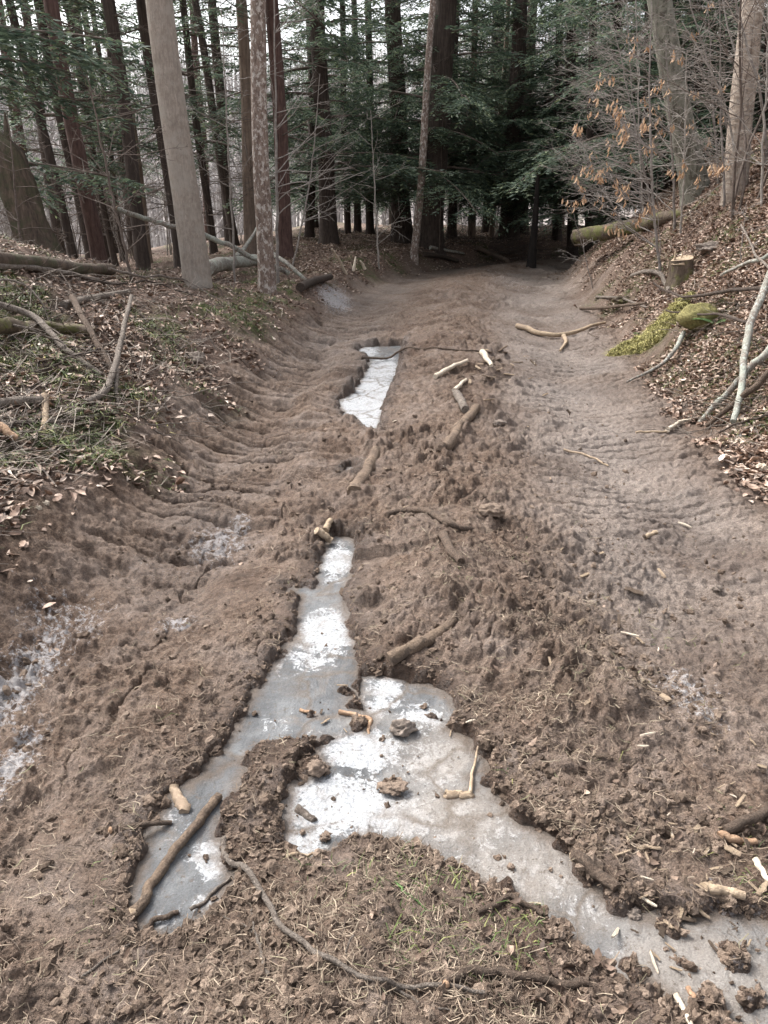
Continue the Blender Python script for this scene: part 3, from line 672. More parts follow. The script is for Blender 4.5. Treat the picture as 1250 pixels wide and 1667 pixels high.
x, y, z = scatter(200000, lambda f, x, y: f['bank']*np.clip(f['moss']*1.3, 0, 1)*patch(x, y, 2.2, 305, -.35, .2), 2.6, 18, 34, .6)
kind(blades('grass', x, y, z, .03, .085, .0034, M['green'], 1.2), 'stuff'); print('grass', len(x))
x, y, z = scatter(60000, lambda f, x, y: np.clip(sum(np.exp(-((x-a)**2+(y-b)**2)/(c*c)) for a, b, c in MOSSP), 0, 1)*patch(x, y, 5, 311, -.2, .2), 3.5, 14, 34, .5)
kind(blades('moss_cover', x, y, z, .008, .035, .004, M['moss'], 1.6), 'stuff')
x, y, z = scatter(20000, lambda f, x, y: (1-f['bank'])*(f['e'] > .03)*hump(f)*patch(x, y, 2.5, 306, .25, .6)*.4, 1.0, 6, 38, 1.0)
kind(blades('grass_sprigs', x, y, z, .012, .04, .0013, M['green'], 1.3), 'stuff')

def at_pixel_depth(px, py, Y):
    d = ray(px, py); k = Y/d[1]; return np.array([d[0]*k, Y, CAMZ+d[2]*k])
# ------------------------------------------------------------------ sticks, logs, stones traced on the ground
SEED = [100]
def brush(name, x0, x1, y0, y1, n, lo, hi, rad_, mat, seed):
    rg = np.random.default_rng(seed); mb = MB(); k = 0
    for _ in range(n):
        c = cast_m(rg.uniform(x0, x1), rg.uniform(y0, y1)); L = rg.uniform(lo, hi)*rg.uniform(.4, 1); a = rg.uniform(0, 6.283); el = abs(rg.normal(0, .22)); m = 8
        d = np.array([math.cos(a)*math.cos(el), math.sin(a)*math.cos(el), math.sin(el)]); P = [c]
        for i in range(m-1):
            d = d+rg.normal(0, .14, 3)+np.array([0, 0, -.05]); d /= np.linalg.norm(d); P.append(P[-1]+d*L/m)
        P = np.array(P); hz = Hs(P[:, 0], P[:, 1]); P[:, 2] = np.maximum(P[:, 2], hz+.006)
        r = rad_*rg.uniform(.5, 1.5); tube(mb, P, np.linspace(r, r*.35, m), 4, False)
    return kind(mb.build(name, M[mat]), 'stuff')
def cast_m(px, py):
    d = ray(px, py); ks = np.geomspace(1.5, 40, 120); below = CAMZ+d[2]*ks-macro(d[0]*ks, d[1]*ks) < 0
    k = ks[int(np.argmax(below))] if below.any() else 12.; q = d*k; return np.array([q[0], q[1], macro(q[:1], q[1:2])[0]+.01])
def gpts(pts, lift):
    out = []
    for p in pts:
        if len(p) == 4: out.append(at_pixel_depth(p[0], p[1], p[3])); continue
        q = cast(p[0], p[1]); q[2] += (p[2] if len(p) > 2 else 0)+lift; out.append(q)
    return out
def stick(name, label, cat, pts, wpx, mat, taper=.6, wob=.003, sides=9, ends=None, side=None, group=None, sink=.2, ridge=.12, n=None):
    """pts: photo pixels along it (optional third value: metres above the ground); wpx its thickness in photo pixels"""
    SEED[0] += 1; sd = SEED[0]
    c0 = gpts([pts[len(pts)//2]], 0)[0]; r = wpx/F*depth(c0)/2
    P = curve(gpts(pts, r*(1-sink)), n or max(14, 5*len(pts)), wob, sd)
    if not any(len(p) > 2 for p in pts):
        hz = Hs(P[:, 0], P[:, 1]); ii = ice_sd(P[:, 0], P[:, 1]) < .02; hz[ii] = np.maximum(hz[ii], np.where(P[ii, 1] > 5, ICEZ2, ICEZ))
        hm = hz.copy(); hm[1:] = np.maximum(hm[1:], hz[:-1]); hm[:-1] = np.maximum(hm[:-1], hz[1:])
        z = np.maximum(P[:, 2], hm*.7+hz*.3+r*(1.0-1.6*sink)) if sink < .3 else (hz*.5+hz.mean()*.5)+r*(.55-sink); z[1:-1] = np.maximum(z[1:-1], (z[:-2]+z[2:])/2*.6+z[1:-1]*.4); P[:, 2] = z
    base = P[0].copy(); P = P-base
    o = None; mb = MB(); R = np.linspace(r, r*taper, len(P)); tube(mb, P, R, sides, True, ridge, sd)
    root = empty(name, base, label, cat, group) if (ends or side) else None
    if root is None:
        o = mb.build(name, M[mat]); o.location = base; return tag(o, label, cat, group)
    mb.build('bark', M[mat], root)
    if ends:
        for k, (i, j) in enumerate(((0, 1), (-1, -2))):
            if ends[k]:
                b2 = MB(); d = P[i]-P[j]; d /= np.linalg.norm(d)
                q = np.array([P[i]-d*.002, P[i]+d*R[i]*.25, P[i]+d*R[i]*.7]); tube(b2, q, [R[i]*1.02, R[i]*.93, R[i]*.45], sides, True, .2, sd+7)
                b2.build('broken_end', M[ends[k]], root)
    if side:
        for sp, sw in side:
            rr = sw/F*depth(c0)/2; Q = curve(gpts(sp, rr*.7), 10, wob, sd+3)-base
            b3 = MB(); tube(b3, Q, np.linspace(rr, rr*.45, len(Q)), 6, True, .1, sd+4); b3.build('side_twig', M[mat], root)
    return root
def stone(name, label, px, py, wpx, hpx, mat, seed, flat=.7, sink=.35, cat='stone', rough=.28, yaw=0, moss=False):
    c = cast(px, py+hpx*.3); d = depth(c); sx = wpx/F*d/2; sz = hpx/F*d/2
    V = ICO3; ph = seed*3.3; stony = mat in ('stone', 'white')
    d_ = 1+rough*(1.5*pn(V[:, 0]*1.4+ph+V[:, 2], V[:, 1]*1.4-ph+V[:, 2]*.7, 5)+.8*pn(V[:, 0]*3.3-ph, V[:, 1]*3.1+V[:, 2]*3+ph, 6)+(.25 if stony else .45)*fbm(V[:, 0]*7+ph+V[:, 2]*5, V[:, 1]*7-V[:, 2]*4, 3, 7))
    V = V*d_[:, None]*np.array([sx, sx*.8, sz]); V[:, 2] = np.where(V[:, 2] < 0, V[:, 2]*.6, V[:, 2])
    mb = MB(); mb.add(V, ICO3F)
    if moss:
        o = empty(name, (c[0], c[1], c[2]+sz*(1-sink)-sz*.4), label, cat); mb.build('rock', M[mat], o)
        n = 3600; k = np.random.default_rng(seed).integers(0, len(V), n); u = np.random.default_rng(seed+1).random((n, 1))
        k2 = (ICOF[np.random.default_rng(seed+2).integers(0, len(ICOF), n)])
        w = np.random.default_rng(seed+3).dirichlet((1, 1, 1), n); P = (V[k2]*w[:, :, None]).sum(1); P = P[P[:, 2] > -sz*.3]
        b = blades('moss', P[:, 0], P[:, 1], P[:, 2]+.002, .006, .022, .003, M['moss'], 2.2); b.parent = o; return o
    o = mb.build(name, M[mat]); o.location = (c[0], c[1], c[2]+sz*(1-sink)-sz*.4); o.rotation_euler[2] = yaw
    return tag(o, label, cat)

# foreground
stick('stick', 'long brown stick lying diagonally across the small left ice puddle', 'stick', [(222,1490),(262,1425),(285,1390),(320,1345),(358,1302)], 16, 'muddy', .95, .004, ridge=.2, ends=('pale', None))
stick('wood_chunk', 'short pale chunk of wood at the top of the left ice puddle', 'wood', [(280,1284),(303,1326)], 20, 'pale', .9, .003, ridge=.28, sink=.3)
stick('stick', 'muddy brown stick pointing left from the left ice puddle edge', 'stick', [(180,1355),(215,1350),(280,1342)], 11, 'stick', .7, ends=('orange', None))
stick('stick', 'short brown stick at the lowest corner of the left ice puddle', 'stick', [(232,1516),(258,1500),(290,1487)], 10, 'stick', .8)
stick('twig', 'thin grey twig on the right rim of the left ice puddle', 'twig', [(310,1488),(345,1460),(378,1428)], 7, 'greystick', .6)
stick('twig', 'fine pale twig on mud below the left ice puddle', 'twig', [(130,1597),(180,1560),(240,1524)], 5, 'greystick', .5)
stick('branch', 'long curved grey branch sweeping across the bottom foreground mud', 'branch', [(366,1366),(362,1395),(375,1412),(408,1425),(430,1470),(462,1520),(540,1575),(600,1603),(660,1617),(790,1621)], 12, 'greystick', .5, .003, sink=0, side=[([(548,1578),(560,1560),(575,1540,.02)], 6), ([(640,1614),(700,1640),(740,1655)], 5)], n=44)
stick('twig', 'thin forked grey twig lying left of the long curved branch', 'twig', [(432,1592),(425,1555),(410,1505),(412,1480)], 6, 'greystick', .5, side=[([(414,1520),(390,1505),(345,1480)], 3.5), ([(420,1530),(440,1500),(448,1488)], 3), ([(418,1525),(445,1518)], 3)])
stick('branch', 'lumpy muddy branch along the bottom right of the foreground mound', 'branch', [(722,1612),(750,1592),(800,1588),(860,1600),(952,1606)], 13, 'stick', 1.1, .006, ends=('orange', None), side=[([(830,1600),(815,1620),(805,1640)], 9)])
stick('stick', 'short muddy stick stuck in the middle of the foreground mound', 'stick', [(630,1442),(640,1475),(660,1505)], 12, 'stick', .8)
stick('stick', 'muddy stick beside the broad ice on the right of the foreground mound', 'stick', [(705,1450),(745,1480),(770,1510)], 12, 'stick', .8)
stick('stick', 'muddy root lump curving along the lower rim of the broad ice', 'root', [(780,1490),(830,1462),(880,1490)], 11, 'stick', .7)
stick('grass_stem', 'single green stem lying on the foreground mound', 'stem', [(640,1438),(670,1465),(697,1488)], 5, 'fern', .5)
stick('splinter', 'flat orange splinter at the lower left tip of the white ice', 'splinter', [(468,1397),(515,1393)], 7, 'pale', .6)
stick('bark_piece', 'dark bark piece frozen into the white ice', 'bark', [(482,1312),(512,1336)], 15, 'greystick', .8, sink=.8)
stick('split_stick', 'orange split stick crossing the middle ice', 'stick', [(553,1162),(580,1166),(606,1174)], 8, 'orange', .9, side=[([(604,1174),(600,1196)], 8)])
stick('splinter', 'small orange splinter on the middle ice left of the split stick', 'splinter', [(488,1158),(510,1163)], 6, 'orange', .7)
stick('wood_chunk', 'pale chewed chunk of wood on the right rim of the ice', 'wood', [(728,1241),(750,1243),(770,1245)], 16, 'pale', .9, .004, ridge=.3, sink=.3, side=[([(768,1244),(774,1232),(778,1220,.01)], 7)])
stone('stone', 'brown angular stone sitting on the ice below the pale log', 657, 1138, 40, 30, 'stone', 41, sink=.1, rough=.35, yaw=.4)
stone('stone', 'small dark pebble frozen in the lower white ice', 528, 1362, 17, 14, 'clod', 42, sink=.2)
stone('mud_lump', 'large muddy lump on the bend of the ice', 517, 1252, 36, 26, 'clod', 43, sink=.35, cat='mud lump', rough=.25)
stone('mud_lump', 'spiky dark mud lump in the middle of the white ice', 640, 1281, 42, 15, 'clod', 46, sink=.35, cat='mud lump', rough=.26)
stick('stick', 'thick barkless stick along the right rim of the ice tongue', 'stick', [(935,1412),(965,1428),(1003,1452)], 19, 'stick', .9, ends=('pale', None))
stone('stone', 'round grey pebble under the thick stick at the ice tongue', 1032, 1485, 24, 18, 'stone', 45)
stick('wood_chunk', 'fibrous brown wood chunk at the right edge beside grey slush', 'wood', [(1146,1452),(1180,1456),(1208,1466)], 17, 'pale', .8)
stick('wood_chunk', 'splintered reddish wood chunk at the far right foreground', 'wood', [(1170,1366),(1200,1372),(1232,1378)], 14, 'orange', .7)
stick('stick', 'broken half buried stick near the right edge', 'stick', [(1180,1358),(1215,1342),(1250,1328)], 17, 'stick', .9)
stick('splinter', 'long pale splinter at the bottom right corner', 'splinter', [(1100,1622),(1112,1645),(1122,1680)], 10, 'white', .8)
stick('splinter', 'short brown splinter right of the long pale corner splinter', 'splinter', [(1122,1610),(1130,1640),(1134,1655)], 9, 'orange', .7)
stick('splinter', 'white frosted splinter at the right edge above grey slush', 'splinter', [(1230,1400),(1240,1425),(1262,1450)], 11, 'white', .7)
# track
stick('log', 'short barkless pale log half sunk in the hump above the ice', 'log', [(634,1084),(680,1050),(738,1006)], 24, 'muddy', .7, .003, ridge=.28, sink=.55, sides=12)
stick('stick', 'muddy root piece on the hump above the pale log', 'root', [(722,878),(733,905),(752,922)], 17, 'stick', .8)
stick('branch', 'thin crooked branch arching over the middle of the hump', 'branch', [(630,842),(668,834),(700,836),(725,855),(768,866)], 9, 'stick', 1.1)
stick('stick', 'short stub of wood at the top tip of the long ice', 'stick', [(515,868),(540,886)], 13, 'pale', .8)
stick('wood_chunk', 'small wood chunk beside the stub at the ice tip', 'wood', [(530,870),(538,852)], 11, 'pale', .8)
stick('log', 'long half buried log in line with the upper ice strip', 'log', [(575,800),(592,770),(612,732)], 24, 'muddy', .8, .006, ridge=.28, sink=.75)
stick('log', 'short thick brown log on the hump right of the upper ice', 'log', [(718,728),(745,700),(774,668)], 19, 'muddy', .85, .006, sink=.35, ridge=.25, ends=('stick', None))
stick('stick', 'grey knotted stick just above the short thick brown log', 'stick', [(744,646),(750,660),(757,674)], 14, 'greystick', .9)
stick('splinter', 'pale splinter above the knotted stick on the hump', 'splinter', [(738,640),(758,622)], 7, 'white', .7)
stick('stick', 'bleached splintered stick bent on top of the hump', 'stick', [(708,618),(735,606),(748,596),(762,592)], 8, 'white', .7)
stick('twig', 'long thin dark twig crossing from the upper ice to the hump', 'twig', [(588,586),(640,574),(690,571),(740,572),(800,578)], 4, 'stick', .7)
stick('stick', 'shattered pale stick at the end of the long thin twig', 'stick', [(785,578),(792,590),(800,602)], 11, 'white', .5)
stick('branch', 'bleached forked branch lying at the right edge of the track', 'branch', [(842,535),(870,547),(905,552),(935,546),(960,536),(985,530)], 9, 'pale', .5, side=[([(918,550),(922,560),(912,574)], 8)], sink=0)
stick('twig', 'thin straight pale twig in the right wheel rut', 'twig', [(918,734),(955,744),(990,762)], 4, 'pale', .7)
stick('stick', 'short pale stick on mud right of the rut', 'stick', [(1050,880),(1070,868)], 7, 'pale', .9)
stone('stone', 'small grey stone on the right rut shoulder', 1167, 960, 15, 11, 'stone', 46)
stone('stone', 'small dark stone in the right wheel rut', 812, 690, 20, 12, 'stone', 47)
stone('mud_lump', 'dark turned clod on the hump crest', 800, 830, 42, 26, 'clod', 48, cat='mud lump', rough=.3)
stone('mud_lump', 'grey muddy clod in the lower right wheel rut', 998, 1052, 28, 20, 'clod', 49, cat='mud lump', rough=.4)
# left bank
L = cast(95, 452)
stick('log', 'cut log with orange sawn end on top of the left bank', 'log', [(-90,440),(60,446),(185,452)], 25, 'rotten', .85, .012, ends=(None, 'orange'), ridge=.15, sink=0, sides=14)
stick('branch', 'grey branch lying in front of the cut log', 'branch', [(0,446,.04),(60,452,.06),(110,458,.04),(160,462,.02)], 9, 'greystick', .6)
stick('branch', 'broken branch with orange torn end on the left bank', 'branch', [(105,502),(140,492),(175,488),(210,480)], 12, 'greystick', .7, ends=(None, 'orange'))
stick('log', 'mossy rotting log over the dark hollow at the left edge', 'log', [(-60,552),(20,548),(80,545),(150,556)], 28, 'mossbark', .5, .02, ridge=.3, sink=.1, sides=12)
stick('branch', 'long pale branch slanting down the left bank', 'branch', [(0,522,.1),(60,545,.12),(110,588,.06),(165,620,.01)], 12, 'greystick', .7)
stick('branch', 'forked grey stick standing up out of the left bank', 'branch', [(140,662),(175,652,.03),(192,625,.1),(205,590,.2),(222,550,.3)], 12, 'greystick', .6, side=[([(192,628,.1),(190,650,.02),(195,668)], 9)])
stick('stick', 'thick grey stick at the left edge of the bank', 'stick', [(-20,668),(30,662),(70,658)], 18, 'greystick', .8)
stick('stick', 'pale broken stick pointing down the left bank', 'stick', [(75,652),(76,680),(70,706)], 12, 'pale', .8)
stick('branch', 'thin long branch low on the left bank', 'branch', [(0,690),(60,692),(130,690),(210,672)], 7, 'greystick', .5)
stick('branch', 'crooked dark branch under the forked grey stick', 'branch', [(120,505,.08),(140,545,.08),(170,590,.04),(185,610)], 12, 'stick', .7)
stick('bark_piece', 'reddish bark piece at the left edge', 'bark', [(0,700),(15,716),(30,722)], 16, 'orange', .8)
stone('stone', 'pale grey stone in leaves on the left bank', 318, 582, 32, 24, 'stone', 51)
for k, (px, py) in enumerate(((63, 826), (76, 820))):
    stone('pebble', ('white pebble', 'paler companion pebble')[k]+' at the foot of the left bank', px, py, 10, 10, 'white', 52+k, cat='stone')
for k, pts in enumerate((((30,560,.12),(90,575,.1),(150,602,.03)), ((120,470,.1),(180,478,.08),(260,470,.05),(330,490,.02)), ((180,465,.15),(240,468,.1),(300,468,.08),(360,490)), ((60,620,.05),(120,600,.06),(200,560,.05)), ((0,480,.1),(50,500,.15),(90,540,.05)), ((140,700),(180,680,.03),(230,690,.02)), ((90,730),(150,720,.03),(205,700,.02)), ((230,520,.02),(280,560,.03),(310,590)))):
    stick('twig', 'thin grey twig, one of the tangle strewn over the left bank', 'twig', pts, 4.5, ('greystick', 'darkstick')[k % 2], .4, .012, 6, group='twigs strewn over the left bank')
brush('brush_tangle', -40, 340, 440, 720, 170, .3, 1.1, .0036, 'greystick', 71)
brush('brush_tangle', -40, 260, 430, 640, 130, .3, 1.0, .0034, 'darkstick', 72)
brush('brush_tangle', 1080, 1290, 480, 720, 200, .3, .9, .0036, 'greystick', 73)
brush('brush_tangle', 930, 1260, 380, 560, 90, .2, .7, .003, 'stick', 74)
# far left edge of the track
stick('log', 'lichen covered fallen log between the two pale trunks', 'log', [(338,462,.12),(380,452,.16),(425,446,.14)], 22, 'lichen', .8, .008, ridge=.25, sides=12, side=[([(385,448,.25),(405,438,.4),(420,425,.6)], 9)])
stick('log', 'dark fallen log running into the slush by the bank', 'log', [(488,476),(510,468,.03),(538,462,.05)], 14, 'darkstick', .8)
stick('branch', 'broken leaning branch with yellow torn top behind the beech', 'branch', [(470,446,0,13.8),(410,418,0,13.6),(345,388,0,13.4),(295,370,0,13.2),(235,354,0,13),(190,340,0,12.9)], 9, 'lichen', .8, .02, ends=(None, 'orange'))
stick('branch', 'slanting lichen branch right of the scaly trunk', 'branch', [(440,448,.35),(470,455,.2),(498,462,.02)], 9, 'lichen', .6)
for px, py, dx, hh, lab in ((563,446,-22,.42,'tallest bleached snag stub on the bank past the scaly trunk'), (575,443,4,.26,'short bleached stub in the middle of the bank past the scaly trunk'), (594,440,-8,.16,'lowest bleached stub nearest the pale sapling')):
    stick('snag_stub', lab, 'stub', [(px,py,-.03),(px+dx*.5,py,hh*.55),(px+dx,py,hh)], 6, 'white', .4, .004)
stick('branch', 'fallen pale branch at the foot of the biggest hemlock', 'branch', [(700,408,.03),(730,414,.04),(755,418,.02)], 6, 'lichen', .6)
stick('log', 'dark log beside the path bend', 'log', [(690,420,.02),(720,424,.03),(745,428)], 8, 'darkstick', .8)
stick('log', 'brown pole lying by the brush pile at the bend', 'log', [(775,412,.08),(800,420,.05),(826,428)], 8, 'stick', .8)
# right bank
stick('log', 'mossy fallen log at the top of the right bank', 'log', [(940,386,0,15.5),(1000,374,0,14.6),(1060,362,0,13.8),(1118,347,0,13)], 28, 'mossbark', .7, .01, ridge=.3, sides=14, ends=('rotten', None))
def stump():
    c = cast(1108, 462); d = depth(c); r = 19/F*d; h = 38/F*d
    o = empty('tree_stump', c, 'cut tree stump with pale splintered top on the right bank', 'stump')
    a = np.linspace(0, 2*math.pi, 20, endpoint=False)
    mb = MB(); P = np.array([[0, 0, -.12], [0, 0, .02], [-.01, 0, h*.5], [-.03, 0, h]]); tube(mb, P, [r*1.35, r*1.2, r*.98, r*.95], 20, False, .2, 5); mb.build('bark', M['mossbark'], o)
    mb = MB(); V = [(-.03+r*.93*math.cos(t), r*.93*math.sin(t), h-.005+.05*math.cos(t*1.0-.5)) for t in a]
    tp = MB(); top = np.array(V); c2 = np.array([[-.03, 0, h]]); idx = np.arange(20)
    low = top.copy(); low[:, 2] = h-.06
    tp.add(np.vstack([low, top]), np.stack([idx, (idx+1) % 20, 20+(idx+1) % 20, 20+idx], 1)); tp.add(np.vstack([top, c2]), np.stack([idx, (idx+1) % 20, np.full(20, 20)], 1))
    tp.build('cut_top', M['pale'], o)
    mb = MB()
    for k in range(3):
        q = np.array([[-.03+r*.5*math.cos(k*1.3), r*.4, h-.03], [-.03+r*.55*math.cos(k*1.3), r*.42, h+.06+.03*k]]); tube(mb, curve(q, 4), [.018, .014, .009, .003], 5)
    mb.build('splinters', M['pale'], o)
stump()
stone('flat_rock', 'flat dark rock jutting from the right bank above the stump', 1155, 405, 44, 17, 'stone', 60, sink=.1, cat='rock')
def moss_mound(label, px, py, wpx, hgt, aspect, seed, nb):
    c = cast(px, py); rx = wpx/F*depth(c)/2; ry = rx*aspect
    o = empty('mossy_rock', c, label, 'rock'); nr, na = 26, 60
    rho = np.linspace(0.001, 1.12, nr)[:, None]; an = np.linspace(0, 2*math.pi, na, endpoint=False)[None]
    wb = 1+.18*pn(np.cos(an)*1.3+seed, np.sin(an)*1.3, 4)
    X = c[0]+rx*rho*np.cos(an)*wb; Y = c[1]+ry*rho*np.sin(an)*wb
    def top(X, Y, rho): return Hs(X.ravel(), Y.ravel()).reshape(X.shape)+hgt*np.maximum(0, 1-rho**2)**.55*(1+.35*fbm(X*9, Y*9, 3, seed))-.03*rho**4
    Z = top(X, Y, np.broadcast_to(rho, X.shape))
    V = np.stack([X, Y, Z], -1).reshape(-1, 3)-c
    a = np.arange(nr-1)[:, None]*na; b = np.arange(na)[None]; k = (b+1) % na
    mb = MB(); mb.add(V, np.stack([a+b, a+na+b, a+na+k, a+k], -1).reshape(-1, 4)); rk = mb.build('rock', M['mossrock'], o)
    rg = np.random.default_rng(seed); rr_ = np.sqrt(rg.random(nb))*1.08; aa = rg.random(nb)*6.2832
    wv = 1+.18*pn(np.cos(aa)*1.3+seed, np.sin(aa)*1.3, 4); x = c[0]+rx*rr_*np.cos(aa)*wv; y = c[1]+ry*rr_*np.sin(aa)*wv; z = top(x, y, rr_)
    bl = blades('moss', x-c[0], y-c[1], z-c[2]+.006, .012, .04, .0045, M['moss'], 1.7); bl.parent = rk
stone('mossy_rock', 'round yellow green mossy rock beside the fern', 1135, 520, 70, 54, 'mossrock', 61, sink=.15, cat='rock', rough=.10, moss=True)
moss_mound('long low yellow moss mound at the foot of the right bank', 1058, 558, 128, .15, .6, 62, 4600)
stone('mossy_rock', 'small mossy rock near the top sticks of the right bank', 1015, 490, 34, 15, 'mossbark', 63, sink=.3, cat='rock')
stick('branch', 'curved bare grey root branch left of the stump', 'branch', [(1028,452),(1052,450,.05),(1075,458,.06),(1088,478)], 8, 'greystick', .8, .004)
stick('branch', 'thin dark branch across the lower right bank', 'branch', [(945,505),(980,508,.02),(1050,502,.03)], 6, 'stick', .6)
stick('branch', 'pale branch just above the thin dark one on the right bank', 'branch', [(970,488,.02),(1010,494,.05),(1052,505,.01)], 5, 'greystick', .6)
stick('branch', 'lichened stick leaning at the toe of the yellow moss mound', 'branch', [(1110,560,.08),(1100,585,.08),(1078,604,.04),(1020,626)], 9, 'lichen', .35)
BR = [([(1262,500,.45),(1225,560,.4),(1205,620,.28),(1192,700,.02)], 15, 'lichen', 'thickest lichen covered branch of the right edge brush heap'),
      ([(1270,600,.25),(1220,640,.2),(1180,665,.1),(1140,690,.0)], 14, 'lichen', 'second lichened limb slanting left in the right edge brush heap'),
      ([(1270,640,.22),(1200,680,.1),(1150,700,.0)], 13, 'stick', 'brown limb lowest in the right edge brush heap'),
      ([(1262,530,.3),(1180,520,.25),(1110,505,.1),(1060,480,.12)], 6, 'darkstick', 'thin dark branch reaching left out of the right edge brush'),
      ([(1210,590,.3),(1160,560,.25),(1080,540,.2)], 5, 'darkstick', 'thin dark twig above the moss mound'),
      ([(1262,690,.08),(1220,700,.06),(1170,712,.02)], 5, 'darkstick', 'black twig at the bottom of the right edge brush heap'),
      ([(1250,560,.5),(1215,520,.5),(1190,470,.6)], 5, 'greystick', 'grey twig sticking up from the right edge brush heap'),
      ([(1262,460,.3),(1230,480,.3),(1170,475,.15)], 8, 'lichen', 'lichened branch behind the fern')]
for pts, w, m_, lab in BR: stick('branch', lab, 'branch', pts, w, m_, .6, .008, 10)
stick('stick', 'bleached peeling stick below the right edge brush', 'stick', [(1085,705),(1105,692),(1125,688)], 8, 'white', .6)
stick('stick', 'flat tan stick low on the right bank foot', 'stick', [(1035,706),(1085,706)], 4, 'pale', .8)
stone('lichen_chunk', 'white lichen crusted chunk at the right edge', 1240, 762, 20, 22, 'white', 64, cat='chunk')
# fern
def fern(px, py, lab, L0, seed):
    c = cast(px, py); o = empty('fern', c, lab, 'fern'); r = np.random.default_rng(seed)
    for k in range(4):
        a = r.uniform(0, 6.28); mb = MB(); u = np.linspace(0, 1, 14); L = L0*r.uniform(.8, 1.1)
        P = np.stack([np.cos(a)*L*u, np.sin(a)*L*u, L*(.75*u-.55*u*u)], 1); tube(mb, P, np.linspace(.003, .001, 14), 4)
        sv = np.array([-math.sin(a), math.cos(a), 0]); dv = np.array([math.cos(a), math.sin(a), 0])
        for i in range(2, 14):
            w = L*.26*math.sin(math.pi*min(1, (i+1)/15)**.8)
            for s_ in (1, -1):
                p = P[i]; q = p+sv*s_*w+dv*w*.3-np.array([0, 0, w*.2]); h = dv*.013
                mb.add([p-h, p+h, q+h*.4, q-h*.4], [(0, 1, 2, 3)])
        mb.build('frond', M['fern'], o)
fern(1165, 528, 'green fern behind the round mossy rock', .26, 3)
fern(1040, 545, 'small fern at the left of the yellow moss mound', .14, 4)
fern(1125, 425, 'little fern at the right of the stump', .13, 8)

# ------------------------------------------------------------------ wood chips (countable, one object each)
def chip_mesh(k):
    r = np.random.default_rng(400+k); mb = MB(); n = 5
    u = np.linspace(-.5, .5, n); w = .11*(1-.5*np.abs(u)*2*r.uniform(.3, 1))*r.uniform(.7, 1.4); th = .035
    V = []
    for i in range(n):
        o = r.normal(0, .015, 2); e = (i in (0, n-1))*r.uniform(-.08, .08, 2)
        V += [(u[i]+e[0], o[0]-w[i], -th), (u[i]+e[1], o[0]+w[i]*r.uniform(.6, 1.2), -th), (u[i]+e[1], o[0]+w[i]*.8, th+o[1]), (u[i]+e[0], o[0]-w[i]*.8, th+o[1])]
    Fc = []
    for i in range(n-1):
        for j in range(4): Fc.append((i*4+j, i*4+(j+1) % 4, i*4+4+(j+1) % 4, i*4+4+j))
    Fc += [(3, 2, 1, 0), (n*4-4, n*4-3, n*4-2, n*4-1)]
    mb.add(V, Fc); return mb.mesh('wood_chip', M[('pale', 'muddy', 'pale', 'muddy', 'pale', 'white', 'pale', 'muddy')[k % 8]], False)
CHIPS = [chip_mesh(k) for k in range(8)]
ZONES = [((1000,1330,1250,1500), 80, (10, 34), 'pale wood chip scattered on the mud at the lower right', 'wood chips at the lower right'),
         ((1150,1180,1250,1330), 14, (9, 28), 'pale wood chip on the right edge mud above the lower right scatter', 'wood chips on the right edge mud'),
         ((760,570,900,625), 30, (8, 22), 'bleached wood chip in the shattered patch across the upper hump', 'wood chips across the upper hump'),
         ((880,850,1120,1240), 34, (12, 34), 'pale wood chip strewn along the right wheel rut', 'wood chips along the right wheel rut'),
         ((620,620,900,840), 18, (7, 18), 'small wood chip on the middle of the track', 'wood chips on the middle of the track'),
         ((990,1500,1230,1640), 10, (18, 40), 'wood chip lying on the grey slush at bottom right', 'wood chips on the grey slush'),
         ((520,1110,800,1200), 6, (10, 22), 'small wood chip on the ice beside the stone', 'wood chips on the ice'),
         ((100,1080,420,1320), 8, (7, 16), 'small wood chip on the left mud', 'wood chips on the left mud')]
cr = np.random.default_rng(77)
for (x0, y0, x1, y1), n, (s0, s1), lab, grp in ZONES:
    for k in range(n):
        px, py = cr.uniform(x0, x1), cr.uniform(y0, y1)
        if n > 50:
            px, py = (px, py) if k % 2 else (np.clip(cr.normal(1130, 85), 960, 1260), np.clip(cr.normal(1395, 65), 1280, 1520))
        p = cast(px, py); Ls = (s0+(s1-s0)*cr.random()**2)/F*depth(p)
        o = bpy.data.objects.new('wood_chip', CHIPS[int(cr.integers(8))]); COL.objects.link(o)
        zi = max(p[2], (ICEZ if ice_sd(np.array([p[0]]), np.array([p[1]]))[0] < 0 else -9))
        o.location = (p[0], p[1], zi+Ls*.05+.008); o.scale = (Ls, Ls*cr.uniform(.7, 1.6), Ls); o.rotation_euler = (cr.normal(0, .3), cr.normal(0, .2), cr.uniform(0, 6.28))
        tag(o, lab, 'wood chip', grp)

